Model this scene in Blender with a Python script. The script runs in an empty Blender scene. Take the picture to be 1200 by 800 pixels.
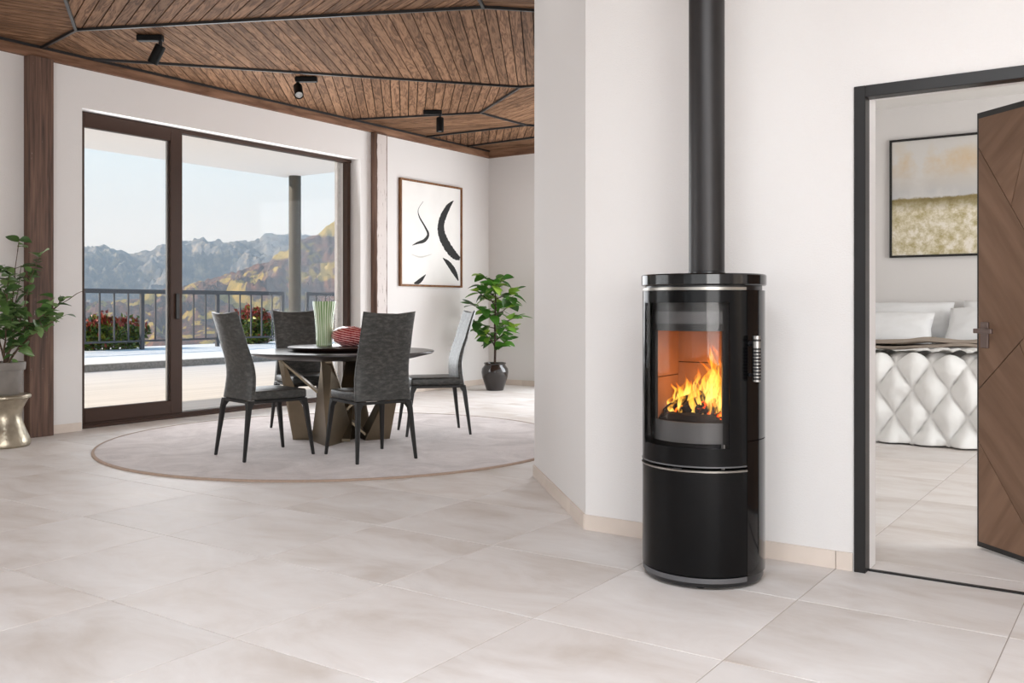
import bpy, bmesh, math, random
from mathutils import Vector, Matrix, noise as mnoise
PI = math.pi
SC = bpy.context.scene
COL = SC.collection

# ---------------------------------------------------------------- camera
AZ = math.atan2(757, 1100); CA, SA = math.cos(AZ), math.sin(AZ); EYE = 1.15
cam_d = bpy.data.cameras.new('camera'); cam = bpy.data.objects.new('camera', cam_d); COL.objects.link(cam)
cam.location = (0, 0, EYE); cam.rotation_euler = (PI/2, 0, AZ)
cam_d.sensor_width = 36; cam_d.lens = 33.0; cam_d.shift_y = -0.0344; cam_d.clip_end = 6000
SC.camera = cam

# ---------------------------------------------------------------- sky
w = bpy.data.worlds.new('sky'); SC.world = w; w.use_nodes = True
nt = w.node_tree; nt.nodes.clear()
tc = nt.nodes.new('ShaderNodeTexCoord'); sx = nt.nodes.new('ShaderNodeSeparateXYZ')
rp = nt.nodes.new('ShaderNodeValToRGB'); bg = nt.nodes.new('ShaderNodeBackground'); wo = nt.nodes.new('ShaderNodeOutputWorld')
nt.links.new(tc.outputs['Generated'], sx.inputs[0]); nt.links.new(sx.outputs['Z'], rp.inputs[0])
nt.links.new(rp.outputs[0], bg.inputs[0]); nt.links.new(bg.outputs[0], wo.inputs[0])
e = rp.color_ramp.elements
e[0].position = 0.0; e[0].color = (0.93, 0.96, 0.98, 1)
e[1].position = 1.0; e[1].color = (0.16, 0.36, 0.68, 1)
for p, c in ((0.07, (0.92, 0.97, 1.0, 1)), (0.145, (0.80, 0.93, 1.0, 1)), (0.19, (0.58, 0.80, 0.95, 1)), (0.45, (0.30, 0.55, 0.84, 1))):
    k = e.new(p); k.color = c
bg.inputs[1].default_value = 1.0

# ---------------------------------------------------------------- sun, daylight through the windows, added fill lamps, exposure
def sun(name, frm, strength, col, angle):
    d = bpy.data.lights.new(name, 'SUN'); d.energy = strength; d.color = col; d.angle = math.radians(angle)
    o = bpy.data.objects.new(name, d); COL.objects.link(o)
    o.rotation_euler = Vector(frm).to_track_quat('Z', 'Y').to_euler(); return o
sun('sun', (-0.62, -0.62, 0.42), 6.0, (1.0, 0.88, 0.72), 0.6)
def area(name, loc, to, sx_, sy_, power, col=(1, 1, 1)):
    d = bpy.data.lights.new(name, 'AREA'); d.shape = 'RECTANGLE'; d.size = sx_; d.size_y = sy_; d.energy = power; d.color = col
    o = bpy.data.objects.new(name, d); COL.objects.link(o); o.location = loc
    o.rotation_euler = (Vector(loc)-Vector(to)).to_track_quat('Z', 'Y').to_euler(); return o
area('added_fill_rear', (1.6, -6.85, 1.75), (0.0, 4, 0.6), 5.6, 2.8, 60, (1.0, 0.99, 0.98))  # fill lamp added behind the viewpoint, at an unseen opening
area('added_fill_right', (4.35, -3.4, 1.7), (-4, -1.0, 1.0), 4.6, 2.6, 320, (1.0, 0.99, 0.98))  # added fill from the unseen right side, aimed across the room
area('added_fill_left', (-8.3, -0.6, 1.6), (-2, 3.0, 0.6), 4.2, 2.6, 85, (0.97, 0.985, 1.0))  # extra fill added on the left, out of view
area('added_fill_overhead', (0.0, 0.2, 3.5), (0.0, 0.2, 0), 3.2, 2.0, 205, (0.97, 0.985, 1.0))  # overhead lamp added to brighten the near floor
area('window_daylight_dining', (-8.16, 6.72, 1.7), (0, 6.72, 2.6), 3.4, 2.5, 105, (0.96, 0.98, 1.0))
area('window_daylight_back', (-5.2, 11.24, 1.6), (-5.6, 5, 0.8), 2.6, 2.7, 165, (0.96, 0.98, 1.0))
area('added_fill_bedroom', (2.85, 7.2, 1.6), (-3, 7.2, 1.2), 2.6, 2.2, 140, (1.0, 0.985, 0.97))  # lamp added out of view to light the bedroom
SC.view_settings.view_transform = 'Standard'; SC.view_settings.look = 'None'
SC.view_settings.gamma = 1.0; SC.view_settings.use_curve_mapping = False
SC.view_settings.exposure = 0.09

# ---------------------------------------------------------------- helpers
def CW(xc, z, Z=0.0):                 # metres right of / ahead of the viewpoint -> world
    return Vector((CA*xc - SA*z, SA*xc + CA*z, Z))
def rot_for(fx, fz):                  # heading that turns local +Y into that direction
    wx, wy = fx*CA - fz*SA, fx*SA + fz*CA
    return math.atan2(wy, wx) - PI/2

def sharpen(me, ang=35):
    bm = bmesh.new(); bm.from_mesh(me)
    bmesh.ops.recalc_face_normals(bm, faces=bm.faces)
    lim = math.radians(ang)
    for f in bm.faces: f.smooth = True
    for ed in bm.edges:
        ed.smooth = not (len(ed.link_faces) == 2 and ed.calc_face_angle(0) > lim)
    bm.to_mesh(me); bm.free()

def link(name, me, mat=None, parent=None, loc=None, rot=None):
    o = bpy.data.objects.new(name, me); COL.objects.link(o)
    if me is not None and mat is not None:
        ms = mat if isinstance(mat, (list, tuple)) else [mat]
        if len(me.materials) == 0:
            for m in ms: me.materials.append(m)
    if parent is not None: o.parent = parent
    if loc is not None: o.location = loc
    if rot is not None: o.rotation_euler = rot
    return o

class MB:
    def __init__(s): s.v = []; s.f = []; s.mi = []
    def add(s, vs, fs, m=0):
        b = len(s.v); s.v += [tuple(p) for p in vs]
        for f in fs: s.f.append(tuple(i+b for i in f)); s.mi.append(m)
        return s
    def box(s, x0, x1, y0, y1, z0, z1, m=0):
        vs = [(x, y, z) for x in (x0, x1) for y in (y0, y1) for z in (z0, z1)]
        return s.add(vs, [(0,1,3,2),(4,6,7,5),(0,4,5,1),(2,3,7,6),(0,2,6,4),(1,5,7,3)], m)
    def prism(s, poly, z0, z1, m=0):
        n = len(poly)
        vs = [(p[0], p[1], z0) for p in poly] + [(p[0], p[1], z1) for p in poly]
        fs = [tuple(range(n))[::-1], tuple(range(n, 2*n))] + [(i, (i+1) % n, n+(i+1) % n, n+i) for i in range(n)]
        return s.add(vs, fs, m)
    def loft(s, rings, m=0, cap=True, closed=True):
        n = len(rings[0]); vs = [p for r in rings for p in r]; fs = []
        for i in range(len(rings)-1):
            for j in range(n if closed else n-1):
                a, b = i*n+j, i*n+(j+1) % n
                fs.append((a, b, b+n, a+n))
        if cap:
            fs.append(tuple(range(n))[::-1]); fs.append(tuple(range((len(rings)-1)*n, len(rings)*n)))
        return s.add(vs, fs, m)
    def tube(s, pts, rad, n=8, m=0):
        pts = [Vector(p) for p in pts]; rings = []
        if not isinstance(rad, (list, tuple)): rad = [rad]*len(pts)
        up = None
        for i, p in enumerate(pts):
            t = (pts[min(i+1, len(pts)-1)] - pts[max(i-1, 0)]).normalized()
            if up is None: up = t.orthogonal().normalized()
            up = (up - t*up.dot(t)).normalized(); si = t.cross(up)
            rings.append([p + (up*math.cos(2*PI*k/n) + si*math.sin(2*PI*k/n))*rad[i] for k in range(n)])
        return s.loft(rings, m)
    def lathe(s, prof, n=32, m=0, a0=0, a1=2*PI, cx=0, cy=0):
        full = abs(a1-a0-2*PI) < 1e-6; k = n if full else n+1
        rings = [[(cx+r*math.cos(a0+(a1-a0)*j/n), cy+r*math.sin(a0+(a1-a0)*j/n), z) for j in range(k)] for r, z in prof]
        vs = [p for r in rings for p in r]; fs = []
        for i in range(len(prof)-1):
            for j in range(n):
                a, b = i*k+j, i*k+(j+1) % k
                fs.append((a, b, b+k, a+k))
        s.add(vs, fs, m)
        return s
    def mesh(s, name, smooth=True, ang=35, weld=False):
        me = bpy.data.meshes.new(name); me.from_pydata(s.v, [], s.f)
        me.polygons.foreach_set('material_index', s.mi)
        if weld:
            bm = bmesh.new(); bm.from_mesh(me); bmesh.ops.remove_doubles(bm, verts=bm.verts, dist=1e-5); bm.to_mesh(me); bm.free()
        if smooth: sharpen(me, ang)
        else:
            bm = bmesh.new(); bm.from_mesh(me); bmesh.ops.recalc_face_normals(bm, faces=bm.faces); bm.to_mesh(me); bm.free()
        me.update(); return me
    def build(s, name, mat, parent=None, loc=None, rot=None, smooth=True, ang=35, weld=False):
        return link(name, s.mesh(name, smooth, ang, weld), mat, parent, loc, rot)

def bevel_mod(o, wd, seg=2):
    b = o.modifiers.new('bevel', 'BEVEL'); b.width = wd; b.segments = seg; b.limit_method = 'ANGLE'; b.angle_limit = math.radians(40)
    return o
def tag(o, label=None, cat=None, group=None, kind=None):
    if label: o['label'] = label
    if cat: o['category'] = cat
    if group: o['group'] = group
    if kind: o['kind'] = kind
    return o
def thing(name, label, cat, loc=(0, 0, 0), rz=0, group=None, scale=1):
    o = bpy.data.objects.new(name, None); COL.objects.link(o); o.empty_display_size = .1
    o.location = loc; o.rotation_euler = (0, 0, rz); o.scale = (scale,)*3
    return tag(o, label, cat, group)
def struct(name, mb, mat, parent=None, label=None, smooth=False):
    o = mb.build(name, mat, parent, smooth=smooth); o['kind'] = 'structure'
    if label: o['label'] = label
    return o

# ---------------------------------------------------------------- materials
def srgb(r, g, b):
    f = lambda c: (c/255/12.92) if c/255 <= .04045 else ((c/255+.055)/1.055)**2.4
    return (f(r), f(g), f(b), 1)
def new_mat(name):
    m = bpy.data.materials.new(name); m.use_nodes = True
    return m, m.node_tree, m.node_tree.nodes['Principled BSDF']
def N(nt, t, **kw):
    n = nt.nodes.new(t)
    for k, v in kw.items(): setattr(n, k, v)
    return n
def ramp(nt, stops, interp='LINEAR'):
    r = N(nt, 'ShaderNodeValToRGB'); r.color_ramp.interpolation = interp; el = r.color_ramp.elements
    el[0].position, el[0].color = stops[0]; el[1].position, el[1].color = stops[-1]
    for p, c in stops[1:-1]:
        k = el.new(p); k.color = c
    return r
def g4(v): return (v, v, v, 1)
def mat(name, col, rough=.5, metal=0, var=0.0, vscale=6, bump=0, bscale=60, coat=0, spec=.5, obj_random=0, coords='Object', stretch=(1, 1, 1), detail=4):
    m, nt, b = new_mat(name)
    b.inputs['Roughness'].default_value = rough; b.inputs['Metallic'].default_value = metal
    b.inputs['Coat Weight'].default_value = coat; b.inputs['Coat Roughness'].default_value = .05
    b.inputs['Specular IOR Level'].default_value = spec
    b.inputs['Base Color'].default_value = col
    tc = N(nt, 'ShaderNodeTexCoord'); mp = N(nt, 'ShaderNodeMapping'); mp.inputs['Scale'].default_value = stretch
    nt.links.new(tc.outputs[coords], mp.inputs[0])
    out = None
    if var > 0:
        nz = N(nt, 'ShaderNodeTexNoise'); nz.inputs['Scale'].default_value = vscale; nz.inputs['Detail'].default_value = detail
        nt.links.new(mp.outputs[0], nz.inputs['Vector'])
        lo = tuple(max(0, c*(1-var)) for c in col[:3]) + (1,); hi = tuple(min(1, c*(1+var)) for c in col[:3]) + (1,)
        r = ramp(nt, [(.3, lo), (.7, hi)]); nt.links.new(nz.outputs[0], r.inputs[0]); out = r.outputs[0]
    if obj_random > 0:
        oi = N(nt, 'ShaderNodeObjectInfo'); mr = N(nt, 'ShaderNodeMapRange')
        mr.inputs[3].default_value = 1-obj_random; mr.inputs[4].default_value = 1+obj_random
        nt.links.new(oi.outputs['Random'], mr.inputs[0])
        hs = N(nt, 'ShaderNodeHueSaturation'); nt.links.new(mr.outputs[0], hs.inputs['Value'])
        if out: nt.links.new(out, hs.inputs['Color'])
        else: hs.inputs['Color'].default_value = col
        out = hs.outputs[0]
    if out: nt.links.new(out, b.inputs['Base Color'])
    if bump > 0:
        n2 = N(nt, 'ShaderNodeTexNoise'); n2.inputs['Scale'].default_value = bscale; n2.inputs['Detail'].default_value = 3
        nt.links.new(mp.outputs[0], n2.inputs['Vector'])
        bp = N(nt, 'ShaderNodeBump'); bp.inputs['Strength'].default_value = bump; bp.inputs['Distance'].default_value = .01
        nt.links.new(n2.outputs[0], bp.inputs['Height']); nt.links.new(bp.outputs[0], b.inputs['Normal'])
    return m

def wood(name, dark, mid, light, rough=.5, along='X', obj_random=.18, scale=1.0, swirl=True, bump=.15, spec=.25):
    m, nt, b = new_mat(name)
    b.inputs['Roughness'].default_value = rough; b.inputs['Specular IOR Level'].default_value = spec
    tc = N(nt, 'ShaderNodeTexCoord'); oi = N(nt, 'ShaderNodeObjectInfo')
    add = N(nt, 'ShaderNodeVectorMath', operation='MULTIPLY_ADD')
    cmb = N(nt, 'ShaderNodeCombineXYZ')
    for i in range(3): nt.links.new(oi.outputs['Random'], cmb.inputs[i])
    nt.links.new(cmb.outputs[0], add.inputs[0]); add.inputs[1].default_value = (37, 61, 13); nt.links.new(tc.outputs['Object'], add.inputs[2])
    mp = N(nt, 'ShaderNodeMapping')
    s = {'X': (1.6, 14, 14), 'Y': (14, 1.6, 14), 'Z': (14, 14, 1.6)}[along]
    mp.inputs['Scale'].default_value = tuple(k*scale for k in s)
    nt.links.new(add.outputs[0], mp.inputs[0])
    n1 = N(nt, 'ShaderNodeTexNoise'); n1.inputs['Scale'].default_value = 1.0; n1.inputs['Detail'].default_value = 6; n1.inputs['Distortion'].default_value = 1.2 if swirl else .3
    nt.links.new(mp.outputs[0], n1.inputs['Vector'])
    n2 = N(nt, 'ShaderNodeTexNoise'); n2.inputs['Scale'].default_value = 5.0; n2.inputs['Detail'].default_value = 4
    nt.links.new(mp.outputs[0], n2.inputs['Vector'])
    mth = N(nt, 'ShaderNodeMath', operation='MULTIPLY'); mth.inputs[1].default_value = 9.0 if swirl else 4.0
    nt.links.new(n1.outputs[0], mth.inputs[0])
    pp = N(nt, 'ShaderNodeMath', operation='PINGPONG'); pp.inputs[1].default_value = 1.0; nt.links.new(mth.outputs[0], pp.inputs[0])
    mx = N(nt, 'ShaderNodeMix'); mx.inputs[0].default_value = .5
    nt.links.new(pp.outputs[0], mx.inputs[2]); nt.links.new(n2.outputs[0], mx.inputs[3])
    r = ramp(nt, [(.15, dark), (.5, mid), (.85, light)]); nt.links.new(mx.outputs[0], r.inputs[0])
    hs = N(nt, 'ShaderNodeHueSaturation'); mr = N(nt, 'ShaderNodeMapRange'); mr.inputs[3].default_value = 1-obj_random; mr.inputs[4].default_value = 1+obj_random
    nt.links.new(oi.outputs['Random'], mr.inputs[0]); nt.links.new(mr.outputs[0], hs.inputs['Value']); nt.links.new(r.outputs[0], hs.inputs['Color'])
    nt.links.new(hs.outputs[0], b.inputs['Base Color'])
    if bump:
        bp = N(nt, 'ShaderNodeBump'); bp.inputs['Strength'].default_value = bump; bp.inputs['Distance'].default_value = .003
        nt.links.new(mx.outputs[0], bp.inputs['Height']); nt.links.new(bp.outputs[0], b.inputs['Normal'])
    return m

def glass_mat(name, tint=(1, 1, 1, 1), refl=.06, rough=.0):
    m, nt, b = new_mat(name); nt.nodes.remove(b)
    out = nt.nodes['Material Output']
    t = N(nt, 'ShaderNodeBsdfTransparent'); t.inputs[0].default_value = tint
    g = N(nt, 'ShaderNodeBsdfGlossy'); g.inputs['Roughness'].default_value = rough
    mx = N(nt, 'ShaderNodeMixShader'); mx.inputs[0].default_value = refl
    nt.links.new(t.outputs[0], mx.inputs[1]); nt.links.new(g.outputs[0], mx.inputs[2]); nt.links.new(mx.outputs[0], out.inputs[0])
    return m

M = {}
M['wall'] = mat('white_plaster', srgb(226, 223, 221), .85, bump=.25, bscale=140, spec=.2)
M['lining'] = mat('white_lacquer', srgb(248, 247, 246), .5)
M['ceiling_plain'] = mat('ceiling_plaster', srgb(240, 238, 235), .9)
M['ceiling_living'] = wood('living_ceiling_wood', srgb(80, 58, 44), srgb(122, 94, 74), srgb(146, 116, 94), .65, 'X', .05)
M['backing'] = mat('dark_backing', srgb(28, 25, 23), .9, var=.1)
M['seam'] = mat('graphite_profile', srgb(40, 39, 39), .45, metal=.3, var=.1)
M['slat'] = wood('ceiling_wood', srgb(74, 52, 38), srgb(114, 85, 64), srgb(138, 106, 82), .7, 'X', .2, spec=.06)
M['beam'] = wood('beam_wood', srgb(92, 64, 47), srgb(132, 98, 76), srgb(152, 118, 94), .6, 'Y', .05, .7, swirl=False)
M['black_steel'] = mat('black_steel', srgb(34, 33, 33), .4, metal=.2, var=.1)
M['door_wood'] = wood('door_wood', srgb(110, 84, 66), srgb(126, 98, 79), srgb(136, 108, 88), .45, 'X', .08, .5, swirl=False)
M['bronze_handle'] = mat('bronze_handle', srgb(120, 105, 100), .35, metal=.8, var=.08)
M['window_frame'] = mat('brown_window_frame', srgb(62, 43, 34), .5, var=.06, vscale=3, spec=.25)
M['glass'] = glass_mat('window_glass', (1, 1, 1, 1), .004)
M['terrace'] = mat('terrace_paving', srgb(218, 213, 209), .6, var=.09, vscale=1.2, stretch=(5, .35, 1))
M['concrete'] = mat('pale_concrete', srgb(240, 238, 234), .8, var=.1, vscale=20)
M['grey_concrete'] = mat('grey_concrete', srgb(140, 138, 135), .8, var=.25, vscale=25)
M['soffit'] = mat('soffit_render', srgb(250, 246, 242), .9, var=.01)
M['railing'] = mat('railing_grey', srgb(72, 72, 75), .5, var=.05)
M['column'] = mat('column_graphite', srgb(74, 70, 62), .5, var=.05)
M['grout'] = mat('grout', srgb(176, 166, 158), .9, var=.05)
M['leather'] = None
M['chair_black'] = mat('chair_black_metal', srgb(26, 26, 26), .5, var=.08)
M['table_top'] = mat('dark_table_top', srgb(44, 41, 40), .32, var=.1, vscale=3)
M['susan'] = mat('espresso_wood', srgb(40, 26, 22), .35, var=.25, vscale=4, stretch=(1, 9, 1))
M['bronze'] = mat('brushed_bronze', srgb(128, 116, 98), .28, metal=.9, var=.12, vscale=5)
M['stove_black'] = mat('stove_gloss_black', srgb(12, 12, 13), .12, var=.1, coat=.25, spec=.35)
M['stove_satin'] = mat('stove_satin_black', srgb(24, 24, 26), .3, var=.1)
M['stove_glass'] = mat('stove_black_glass', srgb(9, 9, 10), .16, var=.05, spec=.18)
M['stove_steel'] = mat('stove_steel', srgb(150, 146, 140), .3, metal=.9, var=.05)
M['stove_grey'] = mat('stove_grey_enamel', srgb(92, 92, 94), .45, metal=.3, var=.08)
M['pipe'] = mat('flue_graphite', srgb(48, 46, 46), .42, metal=.4, var=.05, vscale=10)
M['vermiculite'] = mat('vermiculite', srgb(150, 104, 74), .9, var=.12, vscale=14)
M['pane'] = glass_mat('stove_pane', (.90, .89, .88, 1), .012, .02)
M['char'] = mat('charred_log', srgb(32, 22, 18), .9, var=.5, vscale=30, bump=.8, bscale=40)
M['frame_black'] = mat('frame_black', srgb(22, 20, 19), .4, var=.1)
M['frame_wood'] = wood('frame_walnut', srgb(80, 52, 32), srgb(122, 84, 54), srgb(140, 100, 66), .5, 'Z', .05)
M['canvas'] = mat('white_canvas', srgb(234, 232, 229), .8, var=.03, vscale=3, bump=.1, bscale=200)
M['ink'] = mat('black_ink', srgb(22, 22, 22), .7, var=.3, vscale=30)
M['ink_pale'] = mat('pale_ink', srgb(205, 202, 197), .7, var=.05)
M['linen_white'] = mat('white_linen', srgb(236, 237, 238), .85, var=.02, bump=.15, bscale=25)
M['quilt'] = mat('white_quilt', srgb(240, 240, 238), .85, var=.015, bump=.2, bscale=18)
M['throw'] = mat('taupe_throw', srgb(160, 148, 136), .95, var=.1, vscale=120, bump=.4, bscale=160)
M['pot_black'] = mat('glazed_black_pot', srgb(34, 28, 26), .18, var=.15, coat=.5)
M['pot_grey'] = mat('grey_plant_pot', srgb(128, 122, 116), .6, var=.15, vscale=8)
M['hammered'] = mat('hammered_champagne_metal', srgb(170, 160, 142), .32, metal=.75, var=.25, vscale=9, bump=.35, bscale=22)
M['soil'] = mat('soil', srgb(48, 36, 28), .95, var=.4, vscale=50)
M['bark'] = mat('bark', srgb(84, 66, 50), .85, var=.3, vscale=30)
M['bark_dark'] = mat('dark_bark', srgb(58, 40, 32), .85, var=.3, vscale=30)
M['spot_black'] = mat('spotlight_black', srgb(8, 8, 8), .6, var=.1, spec=.2)
M['lens'] = mat('spotlight_lens', srgb(190, 190, 188), .15, var=.2, vscale=60)
M['rim_steel'] = mat('brushed_steel', srgb(165, 163, 160), .3, metal=.95, var=.05)

def leather_mat():
    m, nt, b = new_mat('charcoal_leather')
    tc = N(nt, 'ShaderNodeTexCoord'); mp = N(nt, 'ShaderNodeMapping'); mp.inputs['Scale'].default_value = (1, 1, 2.2); mp.inputs['Rotation'].default_value = (.3, .4, .2)
    nt.links.new(tc.outputs['Object'], mp.inputs[0])
    n1 = N(nt, 'ShaderNodeTexNoise'); n1.inputs['Scale'].default_value = 22; n1.inputs['Detail'].default_value = 6; n1.inputs['Roughness'].default_value = .65
    nt.links.new(mp.outputs[0], n1.inputs['Vector'])
    r = ramp(nt, [(.3, srgb(38, 38, 37)), (.5, srgb(58, 58, 56)), (.72, srgb(90, 89, 85))]); nt.links.new(n1.outputs[0], r.inputs[0])
    nt.links.new(r.outputs[0], b.inputs['Base Color'])
    b.inputs['Roughness'].default_value = .42
    bp = N(nt, 'ShaderNodeBump'); bp.inputs['Strength'].default_value = .35; bp.inputs['Distance'].default_value = .008
    nt.links.new(n1.outputs[0], bp.inputs['Height']); nt.links.new(bp.outputs[0], b.inputs['Normal'])
    return m
M['leather'] = leather_mat()

def tile_mat(name='floor_tile', warm=1.0):
    m, nt, b = new_mat(name)
    tc = N(nt, 'ShaderNodeTexCoord'); oi = N(nt, 'ShaderNodeObjectInfo')
    cmb = N(nt, 'ShaderNodeCombineXYZ'); add = N(nt, 'ShaderNodeVectorMath', operation='MULTIPLY_ADD')
    for i in range(3): nt.links.new(oi.outputs['Random'], cmb.inputs[i])
    nt.links.new(cmb.outputs[0], add.inputs[0]); add.inputs[1].default_value = (31, 57, 11); nt.links.new(tc.outputs['Object'], add.inputs[2])
    mp = N(nt, 'ShaderNodeMapping'); mp.inputs['Scale'].default_value = (1.0, 1.9, 1); mp.inputs['Rotation'].default_value = (0, 0, .5)
    nt.links.new(add.outputs[0], mp.inputs[0])
    n1 = N(nt, 'ShaderNodeTexNoise'); n1.inputs['Scale'].default_value = 1.7; n1.inputs['Detail'].default_value = 7; n1.inputs['Roughness'].default_value = .6; n1.inputs['Distortion'].default_value = .5
    nt.links.new(mp.outputs[0], n1.inputs['Vector'])
    r = ramp(nt, [(.25, srgb(196, 185, 176)), (.5, srgb(218, 212, 208)), (.75, srgb(231, 228, 226))]); nt.links.new(n1.outputs[0], r.inputs[0])
    hs = N(nt, 'ShaderNodeHueSaturation'); mr = N(nt, 'ShaderNodeMapRange'); mr.inputs[3].default_value = .95; mr.inputs[4].default_value = 1.04
    nt.links.new(oi.outputs['Random'], mr.inputs[0]); nt.links.new(mr.outputs[0], hs.inputs['Value']); nt.links.new(r.outputs[0], hs.inputs['Color'])
    nt.links.new(hs.outputs[0], b.inputs['Base Color'])
    rr = ramp(nt, [(.3, g4(.48)), (.7, g4(.6))]); nt.links.new(n1.outputs[0], rr.inputs[0]); nt.links.new(rr.outputs[0], b.inputs['Roughness'])
    b.inputs['Specular IOR Level'].default_value = .35
    return m
M['tile'] = tile_mat()
M['skirting'] = mat('skirting_tile', srgb(216, 203, 192), .5, var=.06, vscale=5)

def post_mat(name, base, white):
    m, nt, b = new_mat(name)
    tc = N(nt, 'ShaderNodeTexCoord'); mp = N(nt, 'ShaderNodeMapping'); mp.inputs['Scale'].default_value = (22, 22, 1.2)
    nt.links.new(tc.outputs['Object'], mp.inputs[0])
    n1 = N(nt, 'ShaderNodeTexNoise'); n1.inputs['Scale'].default_value = 1.6; n1.inputs['Detail'].default_value = 8; n1.inputs['Distortion'].default_value = .4
    nt.links.new(mp.outputs[0], n1.inputs['Vector'])
    r = ramp(nt, [(.3, srgb(58, 40, 32)), (.52, srgb(96, 70, 57)), (.7, srgb(116, 88, 72))]); nt.links.new(n1.outputs[0], r.inputs[0])
    n2 = N(nt, 'ShaderNodeTexNoise'); n2.inputs['Scale'].default_value = 2.3; n2.inputs['Detail'].default_value = 9; n2.inputs['Roughness'].default_value = .75
    mp2 = N(nt, 'ShaderNodeMapping'); mp2.inputs['Scale'].default_value = (16, 16, 2.2); mp2.inputs['Location'].default_value = (3, 7, base)
    nt.links.new(tc.outputs['Object'], mp2.inputs[0]); nt.links.new(mp2.outputs[0], n2.inputs['Vector'])
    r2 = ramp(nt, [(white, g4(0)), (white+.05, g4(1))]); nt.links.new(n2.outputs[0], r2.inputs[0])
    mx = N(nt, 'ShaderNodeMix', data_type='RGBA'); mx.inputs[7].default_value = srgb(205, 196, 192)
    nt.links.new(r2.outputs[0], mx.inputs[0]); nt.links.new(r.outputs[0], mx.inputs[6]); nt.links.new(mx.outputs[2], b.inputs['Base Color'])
    b.inputs['Roughness'].default_value = .6
    bp = N(nt, 'ShaderNodeBump'); bp.inputs['Strength'].default_value = .4; bp.inputs['Distance'].default_value = .006
    nt.links.new(n1.outputs[0], bp.inputs['Height']); nt.links.new(bp.outputs[0], b.inputs['Normal'])
    return m
M['post'] = post_mat('old_post_wood', 0, .66)
M['post_sheen'] = post_mat('sheen_painted_post_wood', 5, .36)  # whitish tone holds the window sheen in the wood colour

def rug_mat():
    m, nt, b = new_mat('mauve_rug')
    tc = N(nt, 'ShaderNodeTexCoord')
    n1 = N(nt, 'ShaderNodeTexNoise'); n1.inputs['Scale'].default_value = 2.2; n1.inputs['Detail'].default_value = 9; n1.inputs['Roughness'].default_value = .72; n1.inputs['Distortion'].default_value = 1.0
    nt.links.new(tc.outputs['Object'], n1.inputs['Vector'])
    n2 = N(nt, 'ShaderNodeTexNoise'); n2.inputs['Scale'].default_value = 120; n2.inputs['Detail'].default_value = 2
    nt.links.new(tc.outputs['Object'], n2.inputs['Vector'])
    r = ramp(nt, [(.3, srgb(156, 143, 140)), (.5, srgb(186, 174, 171)), (.7, srgb(208, 198, 195))]); nt.links.new(n1.outputs[0], r.inputs[0])
    nt.links.new(r.outputs[0], b.inputs['Base Color'])
    b.inputs['Roughness'].default_value = .95; b.inputs['Sheen Weight'].default_value = .3
    bp = N(nt, 'ShaderNodeBump'); bp.inputs['Strength'].default_value = .5; bp.inputs['Distance'].default_value = .006
    nt.links.new(n2.outputs[0], bp.inputs['Height']); nt.links.new(bp.outputs[0], b.inputs['Normal'])
    return m
M['rug'] = rug_mat()
M['rug_edge'] = mat('rug_binding', srgb(172, 150, 134), .9, var=.08, vscale=60)

def leaf_mat(name, cols, rough=.4, trans=.25):
    m, nt, b = new_mat(name)
    oi = N(nt, 'ShaderNodeObjectInfo'); n = len(cols)
    r = ramp(nt, [(i/(n-1), c) for i, c in enumerate(cols)]); nt.links.new(oi.outputs['Random'], r.inputs[0])
    tc = N(nt, 'ShaderNodeTexCoord'); nz = N(nt, 'ShaderNodeTexNoise'); nz.inputs['Scale'].default_value = 14
    nt.links.new(tc.outputs['Object'], nz.inputs['Vector'])
    hs = N(nt, 'ShaderNodeHueSaturation'); mr = N(nt, 'ShaderNodeMapRange'); mr.inputs[3].default_value = .8; mr.inputs[4].default_value = 1.2
    nt.links.new(nz.outputs[0], mr.inputs[0]); nt.links.new(mr.outputs[0], hs.inputs['Value']); nt.links.new(r.outputs[0], hs.inputs['Color'])
    nt.links.new(hs.outputs[0], b.inputs['Base Color']); b.inputs['Roughness'].default_value = rough
    tr = N(nt, 'ShaderNodeBsdfTranslucent'); nt.links.new(hs.outputs[0], tr.inputs[0])
    mx = N(nt, 'ShaderNodeMixShader'); mx.inputs[0].default_value = trans
    nt.links.new(b.outputs[0], mx.inputs[1]); nt.links.new(tr.outputs[0], mx.inputs[2]); nt.links.new(mx.outputs[0], nt.nodes['Material Output'].inputs[0])
    return m
M['leaf_a'] = leaf_mat('glossy_green_leaf', [srgb(46, 84, 32), srgb(62, 112, 38), srgb(88, 138, 44), srgb(140, 168, 58)])
M['leaf_b'] = leaf_mat('soft_green_leaf', [srgb(58, 84, 46), srgb(76, 108, 56), srgb(100, 132, 72), srgb(140, 168, 112)])

# ================================================================= SETTING
XW = -8.20          # inner face of the window wall
XF = -8.33          # inner face of the window frame
YB = 11.30          # far wall of the dining end
YS = 4.20           # stove wall
HC = 3.45           # underside of the wooden ceiling

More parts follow.
